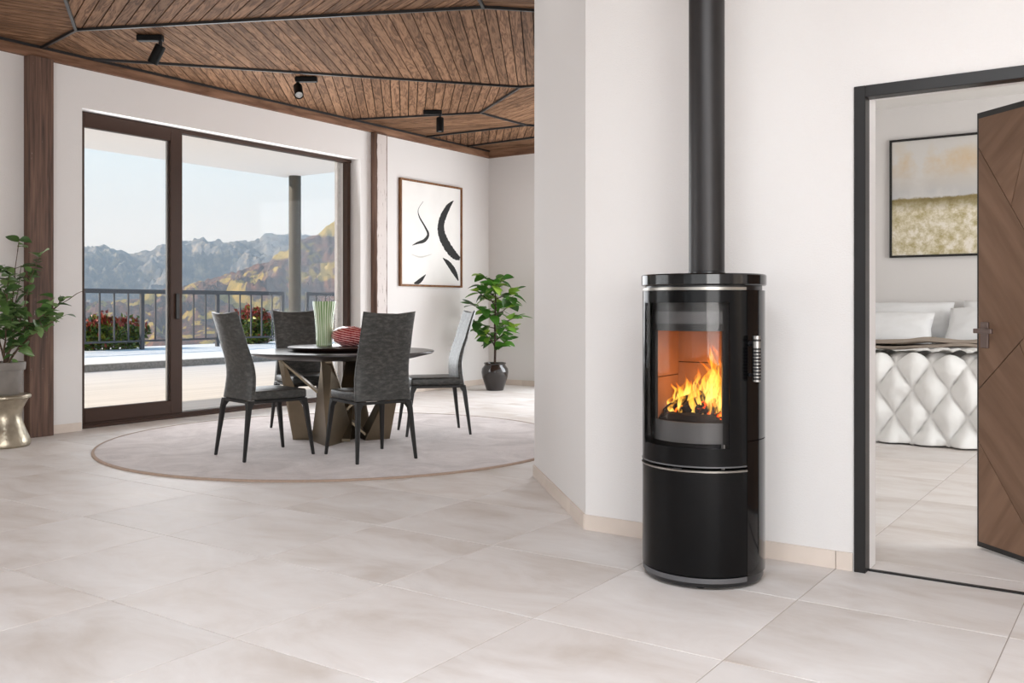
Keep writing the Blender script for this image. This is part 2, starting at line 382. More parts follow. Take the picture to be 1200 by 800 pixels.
# ---- floor: grout bed and single tiles
TX, TX0, TY, TY0 = .737, -1.165, .766, 5.197
floor = struct('floor', MB().box(-8.55, 4.6, -7.1, 11.5, -.12, -.0025), M['grout'], label='beige stone-look tiled floor of living, dining and sleeping rooms')
outline = lambda x, y: True
tile_me = {}
rest = MB()
def view_uv(p):
    z = -SA*p[0] + CA*p[1]; x = CA*p[0] + SA*p[1]
    if z < .3: return None
    return 600+1100*x/z, 358.7+1100*(EYE-p[2])/z
for i in range(-10, 8):
    for j in range(-17, 9):
        x0, x1 = TX0+i*TX, TX0+(i+1)*TX; y0, y1 = TY0+j*TY, TY0+(j+1)*TY
        x0, x1, y0, y1 = max(x0, -8.5)+.0018, min(x1, 4.5)-.0018, max(y0, -7)+.0018, min(y1, 11.4)-.0018
        if x1-x0 < .05 or y1-y0 < .05: continue
        inb = False
        for px in (x0, (x0+x1)/2, x1):
            for py in (y0, (y0+y1)/2, y1):
                q = view_uv((px, py, 0))
                if q and -120 < q[0] < 1320 and q[1] < 900: inb = True
        wl, dp = round(x1-x0, 3), round(y1-y0, 3)
        if inb:
            key = (wl, dp)
            if key not in tile_me:
                mb = MB(); c_ = .0012
                mb.loft([[(-wl/2, -dp/2, -.008), (wl/2, -dp/2, -.008), (wl/2, dp/2, -.008), (-wl/2, dp/2, -.008)],
                         [(-wl/2, -dp/2, -c_), (wl/2, -dp/2, -c_), (wl/2, dp/2, -c_), (-wl/2, dp/2, -c_)],
                         [(-wl/2+c_, -dp/2+c_, 0), (wl/2-c_, -dp/2+c_, 0), (wl/2-c_, dp/2-c_, 0), (-wl/2+c_, dp/2-c_, 0)]])
                tile_me[key] = mb.mesh('tile', smooth=False)
            link('tile', tile_me[key], M['tile'], floor, ((x0+x1)/2, (y0+y1)/2, 0))
        else:
            rest.box(x0, x1, y0, y1, -.008, 0)
o = rest.build('tile_field', M['tile'], floor, smooth=False); o['kind'] = 'stuff'

# ---- walls
wl_ = MB()
for y0, y1, z0, z1 in ((-7.1, -2.8, 0, 3.6), (-2.8, 1.6, 2.95, 3.6), (-2.8, 1.6, 0, .25), (1.6, 4.90, 0, 3.6), (4.90, 8.58, 2.985, 3.6), (8.58, 11.5, 0, 3.6)):
    wl_.box(-8.55, XW, y0, y1, z0, z1)
struct('wall_left', wl_, M['wall'], label='white plastered wall holding the terrace window')
struct('wall_back', MB().box(XW, -6.55, YB, 11.5, 0, 3.6).box(-6.55, -3.85, YB, 11.5, 3.0, 3.6).box(-6.55, -3.85, YB, 11.5, 0, .2).box(-3.85, -3.3, YB, 11.5, 0, 3.6), M['wall'], label='white plastered wall behind the potted plant')
struct('wall_front', MB().box(-2.43, -1.06, YS, 4.37, 0, 3.6).box(-1.06, .09, YS, 4.37, 2.085, 3.6).box(.09, 4.5, YS, 4.37, 0, 3.6), M['wall'], label='white plastered wall behind the stove')
struct('wall_corner', MB().prism([(-2.43, 4.2), (-2.43, 4.37), (-3.28, 5.40), (-3.28, 11.3), (-3.48, 11.3), (-3.48, 5.325)], 0, 3.6), M['wall'], label='white plastered angled wall between stove and dining area')
struct('wall_bedroom_back', MB().box(-3.28, 3.0, 10.35, 10.5, 0, 3.6), M['wall'], label='pale bedroom wall behind the bed')
struct('wall_bedroom_right', MB().box(2.9, 3.05, 4.37, 5.8, 0, 3.6).box(2.9, 3.05, 8.6, 10.35, 0, 3.6).box(2.9, 3.05, 5.8, 8.6, 0, .4).box(2.9, 3.05, 5.8, 8.6, 2.8, 3.6), M['wall'], label='bedroom side wall with unseen opening added for light')
struct('wall_rear', MB().box(-8.2, -3.9, -7.1, -6.95, 0, 3.6).box(-3.9, 4.5, -7.1, -6.95, 3.2, 3.6).box(-3.9, 4.5, -7.1, -6.95, 0, .3), M['wall'], label='rear wall with wide unseen opening added for light')
struct('wall_right', MB().box(4.5, 4.6, -7.1, -5.8, 0, 3.6).box(4.5, 4.6, -1.0, 4.37, 0, 3.6).box(4.5, 4.6, -5.8, -1.0, 3.05, 3.6).box(4.5, 4.6, -5.8, -1.0, 0, .3), M['wall'], label='plain white side wall with unseen opening added for light')

# ---- ceiling: backing slab, slats panel by panel, profiles in the seams
ceiling = struct('ceiling', MB().box(-8.55, -3.28, 2.2, 11.5, 3.485, 3.62), M['backing'], label='dark brown faceted timber slat ceiling')
struct('ceiling_plain', MB().box(-8.55, -1.7, -7.1, 2.2, 3.47, 3.62).box(1.7, 4.6, -7.1, 2.2, 3.47, 3.62).box(-1.7, 1.7, -7.1, -.8, 3.47, 3.62).box(-1.7, 1.7, 1.4, 2.2, 3.47, 3.62).box(-3.28, 4.6, 2.2, 4.37, 3.47, 3.62), M['ceiling_living'], label='plain brown timber ceiling with unseen opening added for overhead light over the living area')
struct('ceiling_bedroom', MB().box(-3.28, 3.05, 4.37, 10.5, 3.22, 3.4), M['ceiling_plain'], label='white bedroom ceiling')
BX = -8.15
V1, V2, V1u = (-7.39, 4.36), (BX, 4.49), (-4.503, 2.3)
V3, V3u, V3r = (-4.256, 5.80), (-3.5, 4.25), (-3.48, 6.6)
S2, V4, V4r = (BX, 4.95), (-5.484, 8.126), (-3.48, 8.7)
V5, V5l, V6, V6l, V7, Gl = (-6.61, 8.94), (BX, 8.375), (-6.583, 9.889), (BX, 9.787), (-6.0, 10.62), (BX, 10.708)
K0, K1, K2 = (BX, 11.27), (-5.5, 11.27), (-3.48, 11.27)
panels = [([V2, V1, V1u, (BX, 2.3)], 66), ([V1, V3, V3u, (-3.5, 2.3), V1u], 157.2), ([V3, V3r, V3u], 40),
          ([V2, V1, V3, V3r, V4r, V4, S2], 122.4), ([S2, V4, V5, V5l], 131), ([V4, V4r, K2, K1, V7, V6, V5], -25),
          ([V5l, V5, V6, V6l], 17), ([V6l, V6, V7, Gl], 127.4), ([Gl, V7, K1, K0], 14)]
def clip(poly, n, d, keep_less):       # half-plane n.p <= d (or >=)
    out = []; sgn = 1 if keep_less else -1
    for i in range(len(poly)):
        a, b = poly[i], poly[(i+1) % len(poly)]
        da, db = sgn*(n[0]*a[0]+n[1]*a[1]-d), sgn*(n[0]*b[0]+n[1]*b[1]-d)
        if da <= 0: out.append(a)
        if (da < 0 < db) or (db < 0 < da):
            t = da/(da-db); out.append((a[0]+(b[0]-a[0])*t, a[1]+(b[1]-a[1])*t))
    return out
def parea(p): return .5*sum(p[i][0]*p[(i+1) % len(p)][1]-p[(i+1) % len(p)][0]*p[i][1] for i in range(len(p)))
PITCH, GAP = .0955, .009
for poly, ang in panels:
    if parea(poly) < 0: poly = poly[::-1]
    ins = poly[:]                         # keep the slats 12 mm away from the seams
    for i in range(len(poly)):
        a, b = poly[i], poly[(i+1) % len(poly)]
        L = math.hypot(b[0]-a[0], b[1]-a[1]); n = ((b[1]-a[1])/L, -(b[0]-a[0])/L)
        ins = clip(ins, n, n[0]*a[0]+n[1]*a[1]-.012, True)
    t = math.radians(ang); dx, dy = math.cos(t), math.sin(t); nn = (-dy, dx)
    ds = [nn[0]*p[0]+nn[1]*p[1] for p in ins]; d = min(ds)
    while d < max(ds):
        st = clip(clip(ins, nn, d+GAP/2, False), nn, d+PITCH-GAP/2, True); d += PITCH
        if len(st) < 3 or abs(parea(st)) < 2e-4: continue
        cx, cy = sum(p[0] for p in st)/len(st), sum(p[1] for p in st)/len(st)
        lp = [((p[0]-cx)*dx+(p[1]-cy)*dy, -(p[0]-cx)*dy+(p[1]-cy)*dx) for p in st]
        uv = [view_uv((p[0], p[1], HC)) for p in st]
        if all(q is None or q[1] < -130 for q in uv) and len(st): pass
        MB().prism(lp, 0, .02).build('slat', M['slat'], ceiling, (cx, cy, HC), (0, 0, t), smooth=False)
seams = [(V2, V1), (V1, V1u), (V1, V3), (V3, V3u), (V3, V3r), (S2, V4), (V4, V4r), (V4, V5), (V5, V5l), (V5, V6), (V6, V6l), (V6, V7), (V7, K1), (Gl, V7),
         ((BX+.008, 2.3), (BX+.008, 11.27)), ((BX, 11.262), (K2[0], 11.262))]
for a, b in seams:
    a, b = Vector(a+(0,)), Vector(b+(0,)); mid = (a+b)/2; L = (b-a).length
    MB().box(-L/2, L/2, -.011, .011, -.022, .03).build('seam_profile', M['seam'], ceiling, (mid.x, mid.y, HC), (0, 0, math.atan2(b.y-a.y, b.x-a.x)), smooth=False)
# wall-plate beams and posts
struct('trim_1', MB().box(XW, BX, 2.2, 11.3, 3.345, 3.485), M['beam'], label='brown timber wall plate under the ceiling on the window wall')
mbm = MB().box(-2.35, 2.35, -.03, .03, 3.345, 3.485)
o = mbm.build('trim_2', M['frame_wood'] and wood('beam_wood_back', srgb(92, 64, 47), srgb(132, 98, 76), srgb(152, 118, 94), .6, 'X', .05, .7, swirl=False), None, (-5.83, 11.27, 0), smooth=False)
tag(o, 'brown timber wall plate under the ceiling on the far wall', kind='structure')
for k, (y0, y1, mm, lb) in enumerate(((4.355, 4.574, M['post'], 'weathered brown timber post beside the leafy pot plant'), (8.765, 8.966, M['post'], 'timber post with pale sheen painted on its face beside the abstract picture'))):
    o = MB().box(-.1, 0, -(y1-y0)/2, (y1-y0)/2, 0, 3.345).build('trim_%d' % (k+3), mm, None, (-8.1, (y0+y1)/2, 0), smooth=False)
    bevel_mod(o, .006); tag(o, lb, kind='structure')
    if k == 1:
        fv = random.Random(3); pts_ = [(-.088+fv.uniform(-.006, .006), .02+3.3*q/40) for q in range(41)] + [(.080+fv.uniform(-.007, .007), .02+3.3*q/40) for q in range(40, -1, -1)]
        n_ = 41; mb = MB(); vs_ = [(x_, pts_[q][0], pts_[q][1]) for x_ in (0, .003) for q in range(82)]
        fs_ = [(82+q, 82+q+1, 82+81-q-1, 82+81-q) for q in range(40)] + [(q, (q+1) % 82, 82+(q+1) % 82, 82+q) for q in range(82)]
        mb.add(vs_, fs_).build('painted_sheen_face', M['post_sheen'], o, smooth=False)  # strip that paints window sheen onto the post's front face

# ---- baseboards (tile pieces)
def baseboard(name, a, b, nrm, first, label):
    a, b = Vector(a), Vector(b); L = (b-a).length; d = (b-a)/L; ang = math.atan2(d.y, d.x)
    root = bpy.data.objects.new(name, None); COL.objects.link(root); tag(root, label, kind='structure')
    s = 0; nx = first
    sgn = 1 if Vector((-d.y, d.x)).dot(Vector(nrm)) > 0 else -1
    while s < L-.01:
        e_ = min(nx, L); l = e_-s-.003; p = a + d*((s+e_)/2)
        ob = MB().box(-l/2, l/2, 0 if sgn > 0 else -.011, .011 if sgn > 0 else 0, 0, .078).build('skirting_tile', M['skirting'], root, (p.x, p.y, .0005), (0, 0, ang), smooth=False)
        s = e_; nx = e_+TX
baseboard('baseboard_front', (-2.43, YS), (-1.09, YS), (0, -1), .53, 'beige tile skirting behind the stove')
baseboard('baseboard_corner', (-3.48, 5.325), (-2.43, 4.2), (-1, -1), .47, 'beige tile skirting of the angled wall')
baseboard('baseboard_left', (XW, 8.60), (XW, YB), (1, 0), .5, 'beige tile skirting under the abstract picture')
baseboard('baseboard_window', (XW, 1.7), (XW, 4.89), (1, 0), .5, 'beige tile skirting between post and window')
baseboard('baseboard_back', (XW, YB), (-3.5, YB), (0, -1), .6, 'beige tile skirting behind the black plant pot')

# ---- terrace window
win = bpy.data.objects.new('window_1', None); COL.objects.link(win); win.location = (XF, 4.9, 0)
tag(win, 'brown framed floor-to-ceiling sliding terrace window', kind='structure')
def wbox(name, x0, x1, y0, y1, z0, z1, m, par=win, bev=.004):
    o = MB().box(x0, x1, y0, y1, z0, z1).build(name, m, par, smooth=False)
    if bev: bevel_mod(o, bev, 1)
    return o
WF = M['window_frame']
# fixed frame (local y from 0 to 3.66)
wbox('frame_head', -.10, -.005, 0, 3.66, 2.945, 2.985, WF)
wbox('frame_jamb', -.10, -.005, 0, .035, 0, 2.945, WF)
wbox('frame_jamb', -.10, -.02, 3.60, 3.66, .05, 2.945, WF)
wbox('sill_track', -.12, .0, 0, 3.66, 0, .05, WF)
wbox('track_rail', -.075, -.06, 1.17, 3.60, .05, .062, M['rim_steel'], bev=0)
# sliding sash
sash = bpy.data.objects.new('sliding_sash', None); COL.objects.link(sash); sash.parent = win
wbox('stile', -.055, .012, .0, .095, .05, 2.975, WF, sash)
wbox('stile', -.055, .012, 1.03, 1.17, .05, 2.975, WF, sash)
wbox('top_rail', -.055, .012, .095, 1.03, 2.84, 2.975, WF, sash)
wbox('bottom_rail', -.055, .012, .095, 1.03, .05, .185, WF, sash)
wbox('glazing_bead', -.04, -.02, 1.005, 1.03, .185, 2.84, M['rim_steel'], sash, 0)
wbox('pane', -.034, -.026, .095, 1.005, .185, 2.84, M['glass'], sash, 0)
hd = wbox('handle', .012, .03, 1.085, 1.125, 1.02, 1.28, M['black_steel'], sash)
wbox('pane', -.085, -.077, 1.17, 3.60, .05, 2.945, M['glass'], win, 0)
wbox('sill_strip', -.005, .03, 0, 3.66, 0, .03, WF)

# ---- far dining window, then unseen windows added for light (outer side of each opening)
def plain_window(name, axis, pos, a0, a1, z0, z1, label):
    root = bpy.data.objects.new(name, None); COL.objects.link(root); tag(root, label, kind='structure'); f = .06; am = (a0+a1)/2
    for nm, p, q, r0, r1 in (('frame_head', a0, a1, z1-f, z1), ('frame_sill', a0, a1, z0, z0+f), ('frame_jamb', a0, a0+f, z0+f, z1-f), ('frame_jamb', a1-f, a1, z0+f, z1-f), ('mullion', am-f/2, am+f/2, z0+f, z1-f)):
        mb = MB().box(p, q, pos, pos+.06, r0, r1) if axis == 'Y' else MB().box(pos, pos+.06, p, q, r0, r1)
        mb.build(nm, WF, root, smooth=False)
    for p, q in ((a0+f, am-f/2), (am+f/2, a1-f)):
        mb = MB().box(p, q, pos+.026, pos+.034, z0+f, z1-f) if axis == 'Y' else MB().box(pos+.026, pos+.034, p, q, z0+f, z1-f)
        mb.build('pane', M['glass'], root, smooth=False)
plain_window('window_2', 'Y', 11.42, -6.55, -3.85, .2, 3.0, 'brown framed window in the far dining wall')
plain_window('window_3', 'Y', -7.09, -3.9, 4.5, .3, 3.2, 'wide brown framed window added in the unseen rear wall')
plain_window('window_4', 'X', 4.53, -5.8, -1.0, .3, 3.05, 'brown framed window added in the unseen side wall')
plain_window('window_5', 'X', -8.54, -2.8, 1.6, .25, 2.95, 'brown framed window added out of view left of the weathered post')
plain_window('window_6', 'X', 2.98, 5.8, 8.6, .4, 2.8, 'brown framed window added in the unseen bedroom side wall')

# ---- bedroom door frame and door
fr = bpy.data.objects.new('door_1', None); COL.objects.link(fr); fr.location = (-1.0, YS, 0)
tag(fr, 'black steel framed bedroom door with dark oak leaf standing open', kind='structure')
BS = M['black_steel']
def dbox(name, x0, x1, y0, y1, z0, z1, m=BS, par=fr):
    o = MB().box(x0, x1, y0, y1, z0, z1).build(name, m, par, smooth=False); bevel_mod(o, .002, 1); return o
dbox('frame_jamb', -.085, -.037, -.012, .06, 0, 2.10)
dbox('frame_jamb', 1.065, 1.115, -.012, .06, 0, 2.10)
dbox('frame_head', -.037, 1.065, -.012, .06, 2.05, 2.10)
dbox('frame_lining', -.06, -.0375, .06, .168, 0, 2.085, M['lining'])
dbox('frame_lining', -.0375, 1.065, .06, .168, 2.065, 2.085, M['lining'])
dbox('frame_lining', 1.065, 1.089, .06, .168, 0, 2.085, M['lining'])
dbox('threshold', -.037, 1.065, .035, .055, .0, .008)
# leaf: local x from the free edge (0) to the hinge (1.0), thickness towards the bedroom
FE = Vector((-.708, 4.93)); HG = Vector((.046, 4.25)); dl = (HG-FE); LW = dl.length
leaf = bpy.data.objects.new('leaf', None); COL.objects.link(leaf); leaf.parent = fr
leaf.location = (FE.x+1.0, FE.y-YS, 0); leaf.rotation_euler = (0, 0, math.atan2(dl.y, dl.x))
core = MB().box(0, LW, .0, .042, .012, 2.066).build('core', BS, leaf, smooth=False)
EDG = .014
rect = [(EDG, .035), (LW-EDG, .035), (LW-EDG, 2.04), (EDG, 2.04)]
def split(polys, p, q, test=None):
    n = (-(q[1]-p[1]), q[0]-p[0]); d = n[0]*p[0]+n[1]*p[1]; out = []
    for po in polys:
        if test and not test(po): out.append(po); continue
        for k in (True, False):
            c = clip(po, n, d, k)
            if len(c) >= 3 and abs(parea(c)) > 1e-4: out.append(c)
    return out
cen = lambda po: (sum(p[0] for p in po)/len(po), sum(p[1] for p in po)/len(po))
L1 = ((0, 1.92), (.295, 1.494)); L3 = ((0, .743), (.3, 1.012)); L4 = ((0, .528), (.3, .175))
ylin = lambda L, x: L[0][1] + (L[1][1]-L[0][1])*(x-L[0][0])/(L[1][0]-L[0][0])
ps = split([rect], *L1); ps = split(ps, *L3, test=lambda po: cen(po)[1] < ylin(L1, cen(po)[0]))
ps = split(ps, *L4, test=lambda po: cen(po)[1] < min(ylin(L3, cen(po)[0]), ylin(L1, cen(po)[0])))
ps = split(ps, (.22, 1.60), (.3, 1.862), test=lambda po: cen(po)[1] > ylin(L1, cen(po)[0]))
ps = split(ps, (.27, .985), (.3, .925), test=lambda po: ylin(L4, cen(po)[0]) < cen(po)[1] < ylin(L3, cen(po)[0]) and cen(po)[1] < ylin(L1, cen(po)[0]))
for k, po in enumerate(ps):
    if parea(po) < 0: po = po[::-1]
    ins = po[:]
    for i in range(len(po)):
        a, b = po[i], po[(i+1) % len(po)]; L = math.hypot(b[0]-a[0], b[1]-a[1])
        if L < 1e-5: continue
        n = ((b[1]-a[1])/L, -(b[0]-a[0])/L); ins = clip(ins, n, n[0]*a[0]+n[1]*a[1]-.0022, True)
    c0 = cen(ins); mb = MB(); nv = len(ins); th = (0.95, -.75, .95, -.9, .8, .6)[k % 6]
    ct, st_ = math.cos(th), math.sin(th)
    lp = [((p[0]-c0[0])*ct+(p[1]-c0[1])*st_, -(p[0]-c0[0])*st_+(p[1]-c0[1])*ct) for p in ins]
    mb.add([(p[0], -.005, p[1]) for p in lp]+[(p[0], .001, p[1]) for p in lp],
           [tuple(range(nv)), tuple(range(nv, 2*nv))[::-1]]+[(i, (i+1) % nv, nv+(i+1) % nv, nv+i) for i in range(nv)])
    mb.build('veneer_panel', M['door_wood'], leaf, (c0[0], 0, c0[1]), (0, -th, 0), smooth=False)
hp = MB().box(.035, .085, -.014, -.004, .955, 1.075).build('handle_plate', M['bronze_handle'], leaf, smooth=False); bevel_mod(hp, .002, 1)
MB().tube([(.06, -.012, 1.035), (.06, -.058, 1.035)], .011, 12).build('neck', M['bronze_handle'], hp)
lv = MB().box(.05, .165, -.066, -.052, 1.024, 1.046).build('lever', M['bronze_handle'], hp, smooth=False); bevel_mod(lv, .003, 2)
hp2 = MB().box(.035, .085, .044, .054, .955, 1.075).build('handle_plate', M['bronze_handle'], leaf, smooth=False)
MB().tube([(.06, .05, 1.035), (.06, .1, 1.035)], .011, 12).build('neck', M['bronze_handle'], hp2)
MB().box(.05, .165, .094, .108, 1.024, 1.046).build('lever', M['bronze_handle'], hp2, smooth=False)

# ================================================================= TERRACE AND LANDSCAPE
XR = -15.45
struct('terrace_floor', MB().box(XR-.1, -8.45, -14, 24, -.3, -.004), M['terrace'], label='sunlit pale terrace paving')
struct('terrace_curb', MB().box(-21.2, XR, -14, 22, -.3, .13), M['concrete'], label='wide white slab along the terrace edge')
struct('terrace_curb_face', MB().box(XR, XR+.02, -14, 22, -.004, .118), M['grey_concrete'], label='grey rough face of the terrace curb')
struct('terrace_soffit', MB().box(XR-.1, -8.55, -6, 13.95, 3.93, 4.3), M['soffit'], label='white soffit of the roof overhang over the terrace')
struct('wall_outer', MB().box(-8.60, -8.55, 1.7, 4.90, 0, 4.3).box(-8.60, -8.55, 8.53, 14, 0, 4.3).box(-8.60, -8.55, 4.9, 8.53, 3.0, 4.3), M['concrete'], label='white render on the outside of the window wall')
cl = thing('terrace_column', 'round graphite column carrying the terrace roof', 'column', (-15.2, 13.9, 0))
MB().lathe([(.0, 0), (.128, 0), (.128, 3.93), (0, 3.93)], 32).build('shaft', M['column'], cl)
MB().lathe([(.0, 0.0), (.16, 0.0), (.16, .03), (.13, .035)], 32).build('base_plate', M['column'], cl)
rl = thing('terrace_railing', 'dark grey metal railing with thin upright bars on the terrace edge', 'railing', (-19.7, 0, 0))
R0, R1 = 4.0, 17.6
MB().box(-.035, .035, R0, R1, 1.445, 1.545).build('top_rail', M['railing'], rl, smooth=False)
MB().box(-.02, .02, R0, R1, .31, .355).build('bottom_rail', M['railing'], rl, smooth=False)
bar_me = MB().box(-.014, .014, -.017, .017, .355, 1.445).mesh('bar', smooth=False); post_me = MB().box(-.035, .035, -.045, .045, .13, 1.445).mesh('post', smooth=False)
py = 17.56; k = 0
while py > R0:
    if k % 6 == 0: link('post', post_me, M['railing'], rl, (0, py, 0))
    else: link('bar', bar_me, M['railing'], rl, (0, py, 0))
    py -= .358; k += 1
rl2 = thing('terrace_railing', 'short pale grey railing section beyond the round column', 'railing', (-19.7, 0, 0))
MB().box(-.035, .035, 18.42, 23, 1.445, 1.545).build('top_rail', M['railing'], rl2, smooth=False)
MB().box(-.02, .02, 18.42, 23, .31, .355).build('bottom_rail', M['railing'], rl2, smooth=False)
for k in range(10): link('post' if k % 5 == 0 else 'bar', post_me if k % 5 == 0 else bar_me, M['railing'], rl2, (0, 18.46+.358*k, 0))

# bushes beyond the railing
def bush_mat():
    m, nt, b = new_mat('photinia_leaf')
    at = N(nt, 'ShaderNodeAttribute', attribute_name='tone')
    r = ramp(nt, [(0, srgb(40, 62, 22)), (.35, srgb(88, 112, 34)), (.55, srgb(150, 150, 50)), (.62, srgb(120, 44, 26)), (1, srgb(172, 66, 44))])
    nt.links.new(at.outputs['Fac'], r.inputs[0]); nt.links.new(r.outputs[0], b.inputs['Base Color']); b.inputs['Roughness'].default_value = .4
    return m
M['photinia'] = bush_mat()
def bush(loc, rx, ry, h, seed, label):
    rnd = random.Random(seed); t = thing('photinia_bush', label, 'bush', loc, group='bushes beyond the terrace railing')
    vs, fs, tone = [], [], []
    nst = 60; st = MB()
    for i in range(nst):
        a = rnd.uniform(0, 2*PI); rr = math.sqrt(rnd.random()); tx, ty = rr*rx*math.cos(a), rr*ry*math.sin(a)
        tz = h*(1-.45*rr*rr)*rnd.uniform(.72, 1.08); base = Vector((tx*.6, ty*.7, 0)); tip = Vector((tx, ty, tz))
        st.tube([base, base.lerp(tip, .5)+Vector((0, 0, .06)), tip], [.012, .008, .004], 4)
        for k in range(56):
            q = rnd.uniform(.04, 1.0) ** .9; p = base.lerp(tip, q) + Vector((0, 0, .06*4*q*(1-q)))
            dv = Vector((rnd.gauss(0, 1), rnd.gauss(0, 1), rnd.gauss(.5, .8))).normalized()
            p = p + Vector((rnd.gauss(0, .05), rnd.gauss(0, .05), rnd.gauss(0, .03)))
            L = rnd.uniform(.10, .17); si = dv.cross(Vector((rnd.gauss(0, 1), rnd.gauss(0, 1), rnd.gauss(0, 1)))).normalized()*L*.26
            nn = dv.cross(si).normalized()*L*.08
            b = len(vs); vs += [p, p+dv*L*.45+si+nn, p+dv*L, p+dv*L*.45-si+nn, p+dv*L*.5]
            fs += [(b, b+1, b+4), (b+1, b+2, b+4), (b, b+4, b+3), (b+4, b+2, b+3)]
            red = (p.z/h > .62 and q > .72 and rnd.random() < .8) or rnd.random() < .06
            tv = rnd.uniform(.62, 1) if red else rnd.uniform(0, .55); tone += [tv]*5
    me = bpy.data.meshes.new('foliage'); me.from_pydata([tuple(v) for v in vs], [], fs)
    at = me.attributes.new('tone', 'FLOAT', 'POINT'); at.data.foreach_set('value', tone)
    fo = link('foliage', me, M['photinia'], t); fo['kind'] = 'stuff'
    st.build('stems', M['bark'], t)
    return t
bush((-20.45, 12.75, .13), .45, 1.2, .86, 3, 'red-tipped green bush beyond the railing behind the narrow glass sash')
bush((-20.45, 17.15, .13), .45, .72, 1.02, 7, 'red-tipped green bush beyond the railing next to the round column')

# mountains
def terrain_mat(name, kind):
    m, nt, b = new_mat(name)
    tc = N(nt, 'ShaderNodeTexCoord'); b.inputs['Roughness'].default_value = .95; b.inputs['Specular IOR Level'].default_value = .1
    def nz(s, d=8, rough=.6, dist=0):
        n = N(nt, 'ShaderNodeTexNoise'); n.inputs['Scale'].default_value = s; n.inputs['Detail'].default_value = d; n.inputs['Roughness'].default_value = rough; n.inputs['Distortion'].default_value = dist
        nt.links.new(tc.outputs['Object'], n.inputs['Vector']); return n
    if kind == 'far':
        n1 = nz(.02, 9, .65); n2 = nz(.09, 8, .7)
        r = ramp(nt, [(.3, srgb(84, 96, 108)), (.5, srgb(122, 126, 132)), (.62, srgb(172, 160, 146)), (.75, srgb(206, 192, 172))]); nt.links.new(n2.outputs[0], r.inputs[0])
        ge = N(nt, 'ShaderNodeSeparateXYZ'); nt.links.new(tc.outputs['Object'], ge.inputs[0])
        mr = N(nt, 'ShaderNodeMapRange'); mr.inputs[1].default_value = 55; mr.inputs[2].default_value = 100; nt.links.new(ge.outputs['Z'], mr.inputs[0])
        mu = N(nt, 'ShaderNodeMath', operation='MULTIPLY'); nt.links.new(mr.outputs[0], mu.inputs[0])
        r3 = ramp(nt, [(.58, g4(0)), (.66, g4(1))]); nt.links.new(n2.outputs[0], r3.inputs[0]); nt.links.new(r3.outputs[0], mu.inputs[1])
        mx = N(nt, 'ShaderNodeMix', data_type='RGBA'); mx.inputs[7].default_value = srgb(226, 228, 232); nt.links.new(mu.outputs[0], mx.inputs[0]); nt.links.new(r.outputs[0], mx.inputs[6])
        nt.links.new(mx.outputs[2], b.inputs['Base Color']); hgt = n2
    else:
        n1 = nz(.034, 8, .62, 1.2); n2 = nz(.19, 10, .8)
        forest = ramp(nt, [(.34, srgb(40, 44, 46)), (.5, srgb(100, 74, 66)), (.66, srgb(166, 112, 88))]); nt.links.new(n2.outputs[0], forest.inputs[0])
        meadow = ramp(nt, [(.3, srgb(142, 124, 54)), (.7, srgb(204, 174, 86))]); nt.links.new(n2.outputs[0], meadow.inputs[0])
        fac = ramp(nt, [(.535, g4(0)), (.555, g4(1))]); nt.links.new(n1.outputs[0], fac.inputs[0])
        mx = N(nt, 'ShaderNodeMix', data_type='RGBA'); nt.links.new(fac.outputs[0], mx.inputs[0]); nt.links.new(forest.outputs[0], mx.inputs[6]); nt.links.new(meadow.outputs[0], mx.inputs[7])
        nt.links.new(mx.outputs[2], b.inputs['Base Color']); hgt = n2
    bp = N(nt, 'ShaderNodeBump'); bp.inputs['Strength'].default_value = .7; bp.inputs['Distance'].default_value = 6 if kind == 'far' else 2.5
    nt.links.new(hgt.outputs[0], bp.inputs['Height']); nt.links.new(bp.outputs[0], b.inputs['Normal'])
    return m
M['far_rock'] = terrain_mat('far_rock', 'far'); M['hillside'] = terrain_mat('autumn_hillside', 'near')
def interp(pts, x):
    if x <= pts[0][0]: return pts[0][1]
    for (a, b), (c, d) in zip(pts, pts[1:]):
        if x <= c: t = (x-a)/(c-a); t = t*t*(3-2*t); return b+(d-b)*t
    return pts[-1][1]
VAL = -25.0
def ridge(name, skyline, d0, d1, d2, na, nd, namp, nsc, mt, label, seed, a_lo, a_hi):
    # heights of a mountain ridge by bearing from the house; foot at d0, crest at d1, back foot at d2
    vs, fs = [], []
    for i in range(na+1):
        ang = a_lo + (a_hi-a_lo)*i/na                     # bearing measured from the view axis, radians
        top = EYE + math.tan(interp(skyline, math.degrees(ang)))*d1
        wob = 1+.10*mnoise.noise(Vector((ang*9, seed, 0)))
        for j in range(nd+1):
            t = j/nd
            d = d0*wob + (d1-d0*wob)*t/.7 if t < .7 else d1+(d2-d1)*(t-.7)/.3
            p = CW(d*math.sin(ang), d*math.cos(ang))
            q = Vector((p.x*nsc, p.y*nsc, seed))
            wq = q + Vector((mnoise.noise(q*1.3), mnoise.noise(q*1.3+Vector((7, 3, 1))), 0))*.35
            rdg = 1-abs(mnoise.fractal(wq, .95, 2.05, 7))*1.9
            fine = 1-2*abs(mnoise.fractal(q*3.7+Vector((11, 4, 0)), .85, 2.1, 6))
            if t < .7: pf = (t/.7); pf = pf**1.15
            else: pf = 1-(t-.7)/.3
            env = min(1, 3.2*pf*(1-pf)+.12*pf)
            z = VAL + (top-VAL)*pf + namp*env*(rdg-.62) + namp*.24*(fine-.55)*(.3+.7*env)*pf
            vs.append((p.x, p.y, z))
    n = nd+1
    for i in range(na):
        for j in range(nd): fs.append((i*n+j, (i+1)*n+j, (i+1)*n+j+1, i*n+j+1))
    me = bpy.data.meshes.new(name); me.from_pydata(vs, [], fs); sharpen(me, 50)
    o = link(name, me, mt); tag(o, label, kind='structure'); return o
